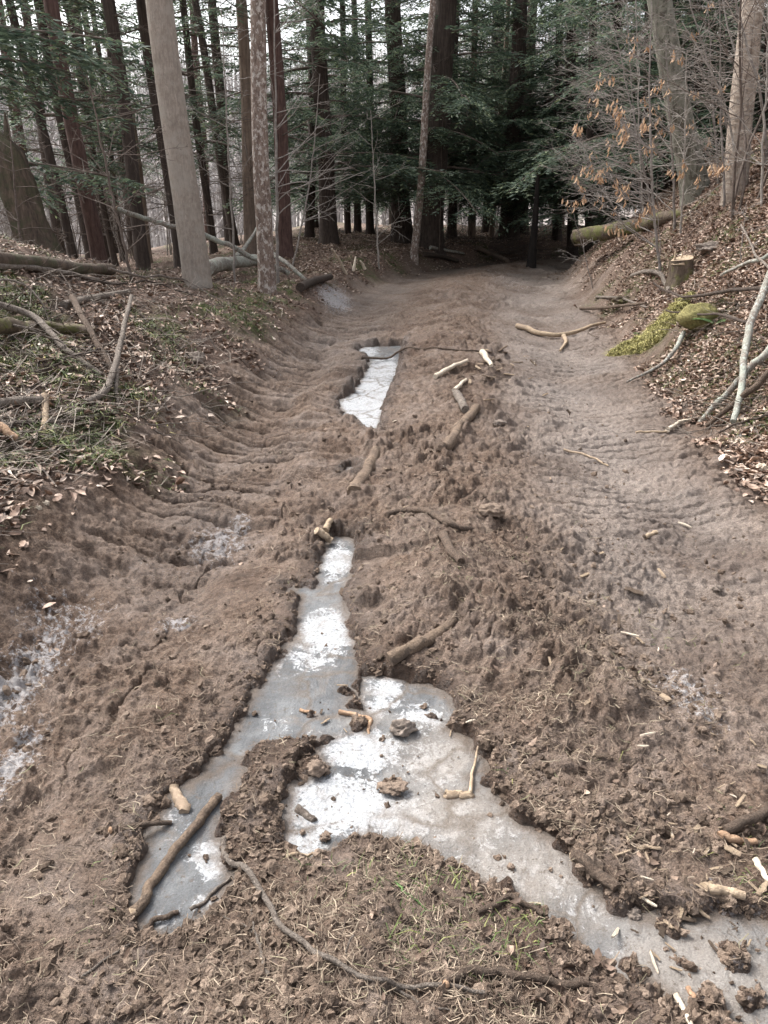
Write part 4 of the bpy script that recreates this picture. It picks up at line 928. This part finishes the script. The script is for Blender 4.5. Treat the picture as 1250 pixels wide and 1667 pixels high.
# ------------------------------------------------------------------ TREES
def trunk_mesh(H, r0, lean, bend, seed, mat, sides=16, ridge=.07, top=.35, flare=.45):
    n = 46; u = np.linspace(0, 1, n)**1.25; z = u*H
    r = np.random.default_rng(seed)
    P = np.stack([lean[0]*z+bend*np.sin(u*3.1)*r.uniform(.5, 1)+.02*np.sin(z*1.3+seed), lean[1]*z+.02*np.cos(z*1.1+seed), z-.12], 1)
    R = r0*(1-(1-top)*u)*(1+flare*np.exp(-z/(r0*1.6)))
    mb = MB(); tube(mb, P, R, sides, True, ridge, seed); return mb, P, R
def rotv(d, ax, an):
    ax = ax/np.linalg.norm(ax); return d*math.cos(an)+np.cross(ax, d)*math.sin(an)+ax*np.dot(ax, d)*(1-math.cos(an))
def grow(mb, p, d, L, r, lev, rg, up=.15, flat=.5, nsub=(6, 5, 3), wander=.12, tips=None, sides=5):
    n = max(5, int(L/.16)+3); n = min(n, 18); P = [np.array(p, float)]; d = np.array(d, float); d /= np.linalg.norm(d)
    for i in range(n-1):
        d = d+rg.normal(0, wander, 3); d[2] += up*L/n*.6; d /= np.linalg.norm(d)
        P.append(P[-1]+d*L/(n-1))
    P = np.array(P); tube(mb, P, np.linspace(r, max(r*.3, .002), n), max(3, sides-lev), False)
    if tips is not None and lev >= 2: tips.append(P)
    if lev >= len(nsub): return
    for k in range(nsub[lev]):
        f = rg.uniform(.2, .97); i = min(int(f*(n-1)), n-2); q = P[i]+(P[i+1]-P[i])*(f*(n-1)-i); dd = P[i+1]-P[i]; dd /= np.linalg.norm(dd)
        ax = np.cross(dd, rg.normal(size=3)); ax[2] *= 1; c = rotv(dd, ax, rg.uniform(.5, 1.1)); c[2] *= flat
        grow(mb, q, c, L*(1-.55*f)*rg.uniform(.3, .6), max(r*(1-.6*f)*.5, .0026), lev+1, rg, up, flat, nsub, wander*1.15, tips, sides)

def crown_mesh(seed, zb, H, Lb, nb, dens=1.0):
    """hemlock crown: drooping flat sprays of needle strips up the trunk"""
    r = np.random.default_rng(seed); mbV = []; wood = MB()
    for b in range(nb):
        f = (b+r.random())/nb; z0 = zb+(H-zb)*f**1.15; a = r.uniform(0, 2*math.pi); L = Lb*(1-.72*f)*r.uniform(.55, 1.15)
        u = np.linspace(0, 1, 9); dr = r.uniform(.12, .42)
        D = np.array([math.cos(a), math.sin(a), 0]); Sd = np.array([-math.sin(a), math.cos(a), 0])
        P = D[None]*(L*u)[:, None]+Sd[None]*(r.normal(0, .12)*L*u**2)[:, None]; P[:, 2] = z0+L*(r.uniform(.0, .25)*u-dr*u*u)
        tube(wood, P, np.linspace(.028, .006, 9)*min(1.3, L/1.8), 4, False)
        nt_ = int(L*15*dens)
        for k in range(nt_):
            g = r.uniform(.15, 1); i = min(int(g*8), 7); p = P[i]+(P[i+1]-P[i])*(g*8-i)
            s_ = 1 if k % 2 else -1; tl = L*.34*(1.15-.75*g)*r.uniform(.5, 1.2)+.08
            d = D*r.uniform(.35, .8)+Sd*s_*r.uniform(.6, 1); d[2] += r.uniform(-.45, .12); d /= np.linalg.norm(d)
            m = max(3, int(tl/.07)); q = p[None]+d[None]*(np.linspace(.1, 1, m)*tl)[:, None]; q[:, 2] -= .25*(np.linspace(0, 1, m)**2)*tl
            side = np.cross(d, [0, 0, 1]); side /= np.linalg.norm(side)
            for sg in (1, -1):
                e = (d[None]*.55+side[None]*sg*.8)*(.10+.07*r.random((m, 1)))+np.array([0, 0, -1])*r.uniform(-.015, .05, (m, 1))
                w = np.cross(e, [0, 0, 1]); w /= np.linalg.norm(w, axis=1)[:, None]+1e-9; w = w*.017; w[:, 2] += r.normal(0, .008, m)
                mbV.append(np.stack([q-w*.4, q+e*.5-w, q+e, q+e*.5+w], 1))
    V = np.concatenate(mbV); mb = MB(); mb.add(V.reshape(-1, 3), np.arange(len(V)*4).reshape(-1, 4))
    return mb.mesh('crown', M['needle'], False), wood.mesh('limbs', M['browntwig'], True)
CROWN = [crown_mesh(900+i, *a) for i, a in enumerate(((1.7, 9.5, 3.0, 46, 1.2), (2.4, 10, 2.5, 36), (1.2, 8.5, 2.7, 44, 1.2), (4.9, 11, 2.5, 20), (1.6, 9, 3.5, 46, 1.2), (2.2, 8, 1.9, 36)))]
print('crown faces', [len(c[0].polygons) for c in CROWN])
def dead_mesh(seed, zb, zt, nb, L):
    r = np.random.default_rng(seed); mb = MB()
    for b in range(nb):
        a = r.uniform(0, 6.283); d = np.array([math.cos(a), math.sin(a), r.uniform(-.35, .15)])
        grow(mb, (0, 0, r.uniform(zb, zt)), d, L*r.uniform(.4, 1.1), .013*r.uniform(.6, 1.3), 0, r, -.12, .6, (4, 2), .1, None, 4)
    return mb.mesh('dead_limbs', M['browntwig'], True)
DEAD = [dead_mesh(950+i, *a) for i, a in enumerate(((.7, 7, 30, 1.5), (1.0, 8, 34, 1.9), (.5, 6, 24, 1.2)))]
TS = [0]
def tree(name, label, base, top, wpx, mat, crown=None, dead=None, bend=0, group=None, H=16, Y=None, ridge=.07, cs=1.0, flare=.45, cat='tree', topw=.35):
    """base, top: photo pixels of the foot and of the trunk where it leaves the picture"""
    TS[0] += 1; sd = TS[0]
    p = cast(*base) if Y is None else at_pixel_depth(base[0], base[1], Y)
    if Y is not None: p[2] = float(Hs(p[0], p[1])[0])
    t = at_pixel_depth(top[0], top[1], p[1]); lean = ((t[0]-p[0])/(t[2]-p[2]), 0)
    r0 = wpx/F*depth(p)/2
    o = empty(name, p, label, cat, group)
    mb, P, R = trunk_mesh(H, r0, lean, bend, sd, mat, 18 if wpx > 20 else 12, ridge, topw, flare); mb.build('trunk', M[mat], o)
    tilt = math.atan(lean[0])
    for part, lst, mname in ((crown, CROWN, 'crown'), (dead, DEAD, 'dead_limbs')):
        if part is None: continue
        ms = lst[part]; ms = ms if isinstance(ms, tuple) else (ms,)
        for mm in ms:
            c = bpy.data.objects.new(mm.name.split('.')[0], mm); COL.objects.link(c); c.parent = o
            if 'limbs' in mm.name: c['kind'] = 'stuff'
            c.rotation_euler = (0, tilt, 0); c.rotation_euler.rotate_axis('Z', sd*2.4); c.scale = (cs, cs, cs)
    return o
# the four pale trunks
tree('beech_tree', 'large smooth grey beech trunk leaning left at the left bank', (320,466), (262,0), 44, 'beech', None, None, H=14, ridge=.03, flare=.18, topw=.45)
tree('scaly_tree', 'speckled scaly barked trunk at the left edge of the track', (433,470), (418,0), 27, 'scaly', None, None, H=14, ridge=.10, flare=.2)
tree('maple_tree', 'grey mottled trunk leaning left on top of the right bank', (1133,335), (1078,0), 40, 'maple', None, None, Y=13.5, H=13, ridge=.06, flare=.4)
tree('birch_tree', 'peeling tan birch trunk on top of the right bank at the right', (1198,318), (1226,0), 38, 'birch', None, None, H=13, ridge=.08, flare=.15)
# left stand
tree('hemlock_tree', 'dark trunk farthest left, leaning beside the rotten snag', (128,440), (28,40), 15, 'hemlock', 3, 0, Y=15.5)
tree('hemlock_tree', 'dark mossy trunk just left of the reddish one', (152,440), (62,0), 17, 'hemlock', 1, 1, Y=17)
tree('pine_tree', 'reddish barked trunk among the far left dark trunks', (165,445), (83,0), 25, 'redbark', None, 1, Y=13.6)
tree('hemlock_tree', 'thin dark trunk just right of the reddish one', (190,450), (118,60), 11, 'hemlock', 5, 2, Y=19)
tree('hemlock_tree', 'slender dark trunk left of the evenly spaced pair', (204,452), (150,0), 10, 'hemlock', None, 0, Y=21)
tree('hemlock_tree', 'dark straight trunk midway between reddish trunk and beech', (238,455), (178,0), 22, 'hemlock', 3, 0, Y=15.5)
tree('broken_tree', 'pale dead trunk broken off behind the dark straight trunk', (246,450), (222,240), 13, 'tanbark', None, None, Y=19, H=3.4, cat='tree')
tree('hemlock_tree', 'dark trunk just left of the grey beech', (299,452), (232,0), 22, 'hemlock', 3, 1, Y=17)
tree('hemlock_tree', 'thin dark trunk emerging directly right of the beech', (350,440), (296,0), 13, 'hemlock', 1, 0, Y=20)
tree('hemlock_tree', 'dark trunk second to the right of the beech', (385,440), (318,0), 14, 'hemlock', 3, 2, Y=23)
tree('hemlock_tree', 'dark trunk third to the right of the beech', (378,430), (346,0), 18, 'hemlock', 1, 0, Y=26)
tree('pine_tree', 'tan dead looking trunk close left of the scaly trunk', (411,440), (393,0), 20, 'tanbark', None, 2, Y=18)
tree('pine_tree', 'dark red trunk right of the scaly trunk', (467,438), (444,0), 24, 'redbark', 3, 1, Y=17.5)
tree('hemlock_tree', 'broad dark trunk behind the bare saplings', (537,436), (516,0), 28, 'hemlock', 0, 0, Y=21)
tree('hemlock_tree', 'slim dark trunk under the middle hemlock boughs', (566,430), (556,0), 11, 'hemlock', 2, None, Y=26)
tree('hemlock_tree', 'slim dark trunk left of the pale sapling', (582,428), (577,0), 12, 'hemlock', 2, None, Y=29)
tree('hemlock_tree', 'slim dark trunk behind the pale sapling', (602,425), (600,0), 13, 'hemlock', 1, None, Y=27)
tree('hemlock_tree', 'large dark trunk left of the biggest hemlock', (656,408), (640,0), 31, 'hemlock', 4, None, Y=24)
tree('hemlock_tree', 'biggest hemlock trunk at the bend, leaning right', (697,404), (728,0), 40, 'hemlock', 4, 1, Y=22, flare=.55)
tree('scaly_tree', 'thin scaly trunk leaning right before the biggest hemlock', (674,424), (702,0), 13, 'scaly', None, None, ridge=.1, H=12, bend=.06)
tree('hemlock_tree', 'slim grey trunk right of the biggest hemlock', (767,402), (772,60), 12, 'tanbark', 0, None, Y=26)
tree('hemlock_tree', 'thin crooked trunk in the gap by the brush pile', (798,398), (812,120), 9, 'tanbark', None, 1, Y=27, bend=.25)
tree('hemlock_tree', 'dark trunk behind the brush pile', (826,402), (848,0), 28, 'hemlock', 0, 1, Y=25)
tree('hemlock_tree', 'dark trunk hard right of the one behind the brush pile', (848,400), (868,0), 20, 'hemlock', 2, None, Y=28)
tree('black_snag', 'short black charred snag at the bend of the path', (866,416), (875,270), 15, 'black', None, None, Y=20.5, H=2.4, bend=.08)
tree('hemlock_tree', 'brown trunk behind the mossy fallen log', (936,392), (930,0), 18, 'hemlock', 0, 0, Y=24)
tree('hemlock_tree', 'dark hemlock behind the tan leaved beech saplings', (1000,380), (1006,0), 16, 'hemlock', 4, None, Y=24)
tree('hemlock_tree', 'dark hemlock behind the leaning grey trunk', (1090,340), (1102,0), 18, 'hemlock', 2, 1, Y=20)
tree('hemlock_tree', 'dark hemlock behind the peeling birch', (1232,320), (1262,0), 18, 'hemlock', 4, None, Y=18)
tree('hemlock_tree', 'dark hemlock at the far right between grey trunk and birch', (1165,330), (1180,0), 14, 'hemlock', 0, None, Y=22)
tree('hemlock_tree', 'leafy hemlock at the far left edge of the picture', (-60,440), (-90,0), 20, 'hemlock', 2, None, Y=11.5)
def snag():
    p = at_pixel_depth(72, 425, 10.5); p[2] = float(Hs(p[0], p[1])[0])
    o = empty('rotten_snag', p, 'thick rotten broken snag with moss at the left edge', 'snag')
    z = np.linspace(-.1, 1.55, 24); P = np.stack([-.22*z, 0*z, z], 1); R = .23*(1-.22*z/2)*(1+.5*np.exp(-(z+.1)/.3))
    R[-4:] *= [.9, .7, .45, .15]; mb = MB(); tube(mb, P, R, 22, True, .28, 3); mb.build('trunk', M['rotten'], o)
    for k, (a, zz) in enumerate(((-.6, 1.4), (.9, 1.3))):
        mb = MB(); tube(mb, np.array([[-.26+.1*math.cos(a), .1*math.sin(a), zz-.5], [-.3+.12*math.cos(a), .12*math.sin(a), zz], [-.36+.14*math.cos(a), .1, zz+.35]]), [.08, .05, .01], 7, True, .3, k); mb.build('splintered_top', M['rotten'], o)
snag()
# dense stand behind: copies sharing meshes
fr = np.random.default_rng(33); stand = []
trk = [trunk_mesh(17, .15, (0, 0), .06, 70+i, 'hemlock', 10)[0].mesh('trunk', M[('hemlock', 'hemlock', 'redbark')[i]]) for i in range(3)]
def stand_tree(x, y, crown, dead, lab, grp, sc):
    z = float(Hs(x, y)[0]); o = empty('hemlock_tree', (x, y, z), lab, 'tree', grp); o.rotation_euler[2] = fr.uniform(0, 6.28); o.scale = (sc, sc, sc)
    parts = [trk[int(fr.integers(3))]]
    if crown is not None: parts += list(CROWN[crown])
    if dead is not None: parts += [DEAD[dead]]
    for mm in parts:
        c = bpy.data.objects.new(mm.name.split('.')[0], mm); COL.objects.link(c); c.parent = o
        if 'limbs' in mm.name: c['kind'] = 'stuff'
placed = []
def try_stand(n, x0, x1, y0, y1, gap, crowns, deads, lab, grp):
    k = 0; tries = 0
    while k < n and tries < 4000:
        tries += 1; y = fr.uniform(y0, y1); x = fr.uniform(x0, x1)*y
        if any((x-a)**2+(y-b)**2 < gap*gap for a, b in placed): continue
        t, s = road_ts(np.array([x]), np.array([y]))
        if abs(t[0]) < 3.6: continue
        placed.append((x, y)); k += 1
        stand_tree(x, y, crowns[int(fr.integers(len(crowns)))], deads[int(fr.integers(len(deads)))], lab, grp, fr.uniform(.8, 1.2))
try_stand(11, -.14, .36, 29, 46, 2.3, (0, 2, 4), (None, 0, None), 'dark hemlock in the dense stand behind the bend', 'hemlocks in the dense stand behind the bend')
try_stand(9, -.62, -.12, 21, 44, 1.9, (3, None, 1, None), (0, 1, 2), 'slim dark hemlock in the open stand beyond the left bank', 'hemlocks in the open stand beyond the left bank')
try_stand(13, .24, .66, 20, 38, 2.2, (0, 2, 4), (None, 1), 'dark hemlock in the thicket beyond the right bank', 'hemlocks in the thicket beyond the right bank')

for bx, Y, cr_, lab in ((505, 24, 2, 'leafy young hemlock behind the slender arching sapling'), (735, 25.5, 0, 'leafy hemlock directly right behind the biggest trunk'), (905, 26, 4, 'leafy hemlock closing the view past the bend'), (960, 22, 2, 'leafy hemlock behind the end of the mossy log'), (1050, 19, 4, 'full hemlock behind the sweeping beech saplings'), (1130, 18, 2, 'full hemlock behind the leaning grey trunk')):
    tree('hemlock_tree', lab, (bx, 410), (bx+6, 0), 15, 'hemlock', cr_, None, Y=Y)
# bare saplings
def sapling(name, label, base, top, r0, mat, seed, nsub=(9, 5, 3), spread=1.0, up=.1, Y=None, group=None, lmul=.5, flat=.45, bend=0, side=None, leaves_n=0, cat='sapling', lo=.18):
    p = cast(*base) if Y is None else at_pixel_depth(base[0], base[1], Y)
    if Y is not None: p[2] = float(Hs(p[0], p[1])[0])
    t = at_pixel_depth(top[0], top[1], p[1]); H = np.linalg.norm(t-p)
    rg = np.random.default_rng(seed); o = empty(name, p, label, cat, group)
    n = 20; u = np.linspace(0, 1, n); P = (t-p)[None]*u[:, None]+np.stack([bend*np.sin(u*3.14)*H, .03*np.sin(u*5+seed)*H*.4, 0*u], 1)+rg.normal(0, .006, (n, 3)); P[0] = (0, 0, -.03)
    mb = MB(); tube(mb, P, np.linspace(r0, r0*.3, n), 7, False, .08, seed); mb.build('stem', M[mat], o)
    mb = MB(); tips = []
    for k in range(nsub[0]):
        f = rg.uniform(lo, .98); i = int(f*(n-1)); a = rg.uniform(0, 6.283)
        if side is not None and rg.random() < .8: a = rg.normal(side, .55)
        d = np.array([math.cos(a), math.sin(a)*.8, rg.uniform(.1, .75)])
        grow(mb, P[i], d, H*lmul*(1-.5*f)*rg.uniform(.6, 1.2)*spread, r0*.42*(1-.5*f), 1, rg, up, flat, nsub, .1, tips, 5)
    br_ = mb.build('branches', M[mat], o); br_['kind'] = 'stuff'
    if leaves_n:
        Ps = []
        while len(Ps) < leaves_n:
            T = tips[int(rg.integers(len(tips)))]; q = T[int(rg.integers(1, len(T)))]
            if leaves_n > 100 and q[2] > H*.75: continue
            for _ in range(int(rg.integers(3, 8))): Ps.append(q+rg.normal(0, .035, 3))
        Ps = np.array(Ps); nL = len(Ps)
        base_ = np.repeat(LEAF[None], nL, 0)+np.array([.5, 0, 0]); base_[:, :, 1] *= .72; base_[:, :, 2] += base_[:, :, 1]**2*3+np.sin(base_[:, :, 0]*3)*.12
        a = rg.random(nL)*6.28; dn = rg.uniform(.8, 2.2, nL)
        X = np.stack([np.cos(a), np.sin(a), -dn], 1); X /= np.linalg.norm(X, axis=1)[:, None]
        Yv = np.cross(X, [0, 0, 1.]); Yv /= np.linalg.norm(Yv, axis=1)[:, None]; Z = np.cross(X, Yv)
        sc = rg.uniform(.05, .105, nL); b = base_*sc[:, None, None]
        V = Ps[:, None]+b[:, :, :1]*X[:, None]+b[:, :, 1:2]*Yv[:, None]+b[:, :, 2:3]*Z[:, None]
        mb = MB(); oo = np.arange(nL)[:, None, None]*8
        mb.add(V.reshape(-1, 3), (oo+np.array(LEAFQ)[None]).reshape(-1, 4)); mb.F.append((oo+np.array(LEAFT)[None]).reshape(-1, 3)); mb.build('dead_leaves', M['tanleaf'], br_)['kind'] = 'stuff'
    return o
sapling('bare_sapling', 'pale forked sapling standing alone at the track edge', (617,438), (603,180), .022, 'palet', 11, (12, 4, 2), lmul=.42, up=.5, flat=.9)
sapling('bare_sapling', 'tall pale sapling with fanning branches right of the scaly trunk', (452,462), (446,0), .028, 'twig', 12, (18, 4, 2), lmul=.45, up=.22, side=.1)
sapling('bare_sapling', 'slender arching sapling with long branches right of the red trunk', (474,440), (520,120), .02, 'twig', 13, (13, 4, 2), lmul=.5, up=.15, side=.2, bend=.03)
sapling('bare_sapling', 'thin pale sapling between beech and scaly trunk', (383,462), (360,0), .018, 'twig', 14, (14, 4, 2), lmul=.42, up=.25)
sapling('bare_sapling', 'bare spreading sapling in front of the dark straight trunk', (215,460), (140,120), .018, 'browntwig', 15, (16, 4, 3), lmul=.5, up=.1)
sapling('bare_sapling', 'bare twiggy sapling at the far left behind the cut log', (40,430), (10,180), .016, 'browntwig', 16, (16, 4, 2), lmul=.5, Y=9.5, up=.1)
sapling('bare_sapling', 'bare sapling before the biggest hemlock', (715,412), (720,200), .016, 'browntwig', 17, (18, 5, 2), lmul=.45, up=.1)
B0 = math.pi
sapling('beech_sapling', 'beech sapling holding tan dead leaves on the right bank', (1085,372), (1062,0), .022, 'twig', 21, (30, 6, 3), Y=11, lmul=.42, up=.12, side=B0, leaves_n=330, bend=-.03, lo=.12)
sapling('beech_sapling', 'bare beech sapling arching left over the mossy log', (1062,375), (1000,40), .022, 'twig', 22, (26, 6, 3), Y=14.5, lmul=.62, up=.1, side=B0, lo=.06)
sapling('beech_sapling', 'low spreading beech sapling reaching left at the bank nose', (1020,392), (930,210), .018, 'twig', 23, (22, 6, 3), Y=16, lmul=.7, up=.15, side=B0, lo=.05)
sapling('beech_sapling', 'straight bare sapling left of the leaning grey trunk', (1045,378), (1035,0), .018, 'palet', 24, (22, 5, 3), Y=15, lmul=.4, up=.2)
sapling('beech_sapling', 'bare sapling between the leaning grey trunk and the birch', (1165,335), (1150,0), .02, 'twig', 25, (22, 5, 3), Y=13, lmul=.45, up=.2, leaves_n=24)
sapling('beech_sapling', 'bare sapling hugging the right side of the birch', (1240,335), (1250,0), .018, 'palet', 26, (22, 5, 3), lmul=.45, up=.2, leaves_n=10)
sapling('beech_sapling', 'crooked silvery sapling bending over from the birch', (1195,325), (1110,35), .02, 'palet', 27, (18, 5, 3), lmul=.4, up=.05, side=B0, bend=.10)
sapling('beech_sapling', 'leafy tipped sapling before the grey trunk', (1110,365), (1120,80), .016, 'palet', 28, (20, 5, 3), Y=12, lmul=.45, up=.1, leaves_n=90)
sapling('beech_sapling', 'multi branched beech sapling sweeping far left before the grey trunk', (1100,360), (1085,60), .022, 'twig', 41, (28, 6, 3), Y=12.5, lmul=.62, up=.08, side=B0, lo=.08, leaves_n=40)
sapling('beech_sapling', 'silvery sapling with level boughs right behind the mossy log', (1040,370), (1020,0), .02, 'twig', 42, (22, 5, 3), Y=17, lmul=.6, up=.08, side=B0, lo=.1)
sapling('beech_sapling', 'tangled sapling crowded against the left side of the birch', (1180,330), (1170,0), .018, 'twig', 43, (22, 5, 3), Y=11.5, lmul=.45, up=.15)
sapling('beech_sapling', 'thin dark stemmed seedling on the face of the right bank', (965,470), (930,330), .010, 'twig', 29, (8, 4, 2), lmul=.5, up=.2)
sapling('beech_sapling', 'thin seedling above the stump on the right bank', (1075,415), (1068,290), .008, 'twig', 30, (8, 4, 2), lmul=.5, up=.2)
sapling('beech_sapling', 'thin seedling in the leaves near the right edge', (1205,430), (1215,330), .007, 'twig', 31, (8, 4, 2), lmul=.5, up=.2)
# understorey copies
def bush_mesh(seed, mat):
    rg = np.random.default_rng(seed); mb = MB()
    for k in range(4):
        a = rg.uniform(0, 6.28); grow(mb, (rg.normal(0, .1), rg.normal(0, .1), -.05), np.array([.25*math.cos(a), .25*math.sin(a), 1]), rg.uniform(2.5, 5), .02, 0, rg, .1, .6, (9, 5, 2), .07, None, 5)
    return mb.mesh('bare_bush', M[mat], True)
BUSH = [bush_mesh(60+i, ('twig', 'browntwig', 'twig', 'twig')[i]) for i in range(4)]
def bushes(n, x0, x1, y0, y1, lab, grp):
    for k in range(n):
        y = fr.uniform(y0, y1); x = fr.uniform(x0, x1)*y
        t, s = road_ts(np.array([x]), np.array([y]))
        if abs(t[0]) < 3.0: continue
        o = bpy.data.objects.new('bare_bush', BUSH[int(fr.integers(4))]); COL.objects.link(o); o.location = (x, y, float(Hs(x, y)[0])); o.rotation_euler[2] = fr.uniform(0, 6.28)
        s_ = fr.uniform(.6, 1.2); o.scale = (s_, s_, s_); tag(o, lab, 'shrub', grp)
bushes(26, -.6, -.1, 15, 34, 'bare grey brush among the trunks beyond the left bank', 'bare brush beyond the left bank')
bushes(16, -.1, .3, 26, 40, 'bare brush in the gaps behind the bend', 'bare brush behind the bend')
bushes(20, .40, .66, 10, 22, 'bare brush between the trunks on top of the right bank', 'bare brush on top of the right bank')
# brush pile at the bend
def brush_pile():
    c = cast(818, 420); o = empty('brush_pile', c, 'dark heap of cut brush at the bend of the path', 'brush pile'); rg = np.random.default_rng(5); mb = MB()
    for k in range(90):
        a = rg.normal(0, .5)+(math.pi if rg.random() < .5 else 0); d = np.array([math.cos(a), math.sin(a), rg.uniform(-.1, .35)])
        grow(mb, (rg.normal(0, .6), rg.normal(0, .4), rg.uniform(0, .3)), d, rg.uniform(.6, 1.6), .012, 1, rg, -.1, .6, (0, 4, 2), .08, None, 5)
    mb.build('twigs', M['browntwig'], o)
brush_pile()
# far bare wood on the opposite hillside
def far_wood():
    rg = np.random.default_rng(9); mb = MB(); n = 3600
    r = rg.uniform(62, 190, n); a = rg.uniform(-rad(34), rad(34), n); x, y = r*np.sin(a), r*np.cos(a); z = Hs(x, y)
    for i in range(n):
        H = rg.uniform(7, 13); lx = rg.normal(0, .04)
        tube(mb, np.array([[x[i], y[i], z[i]-.5], [x[i]+lx*H*.5, y[i], z[i]+H*.5], [x[i]+lx*H+rg.normal(0, .2), y[i], z[i]+H]]), [.17, .11, .02], 3, False)
        for k in range(5):
            f = rg.uniform(.25, .9); s_ = rg.choice((-1, 1)); l = rg.uniform(1, 3)
            p = np.array([x[i]+lx*H*f, y[i], z[i]+H*f]); tube(mb, np.array([p, p+[s_*l*.5, 0, l*.4], p+[s_*l*.8, rg.normal(0, .5), l*.95]]), [.05, .035, .01], 3, False)
    return mb.build('far_wood', M['farwood'])
kind(far_wood(), 'stuff')
print('objects', len(S.objects))
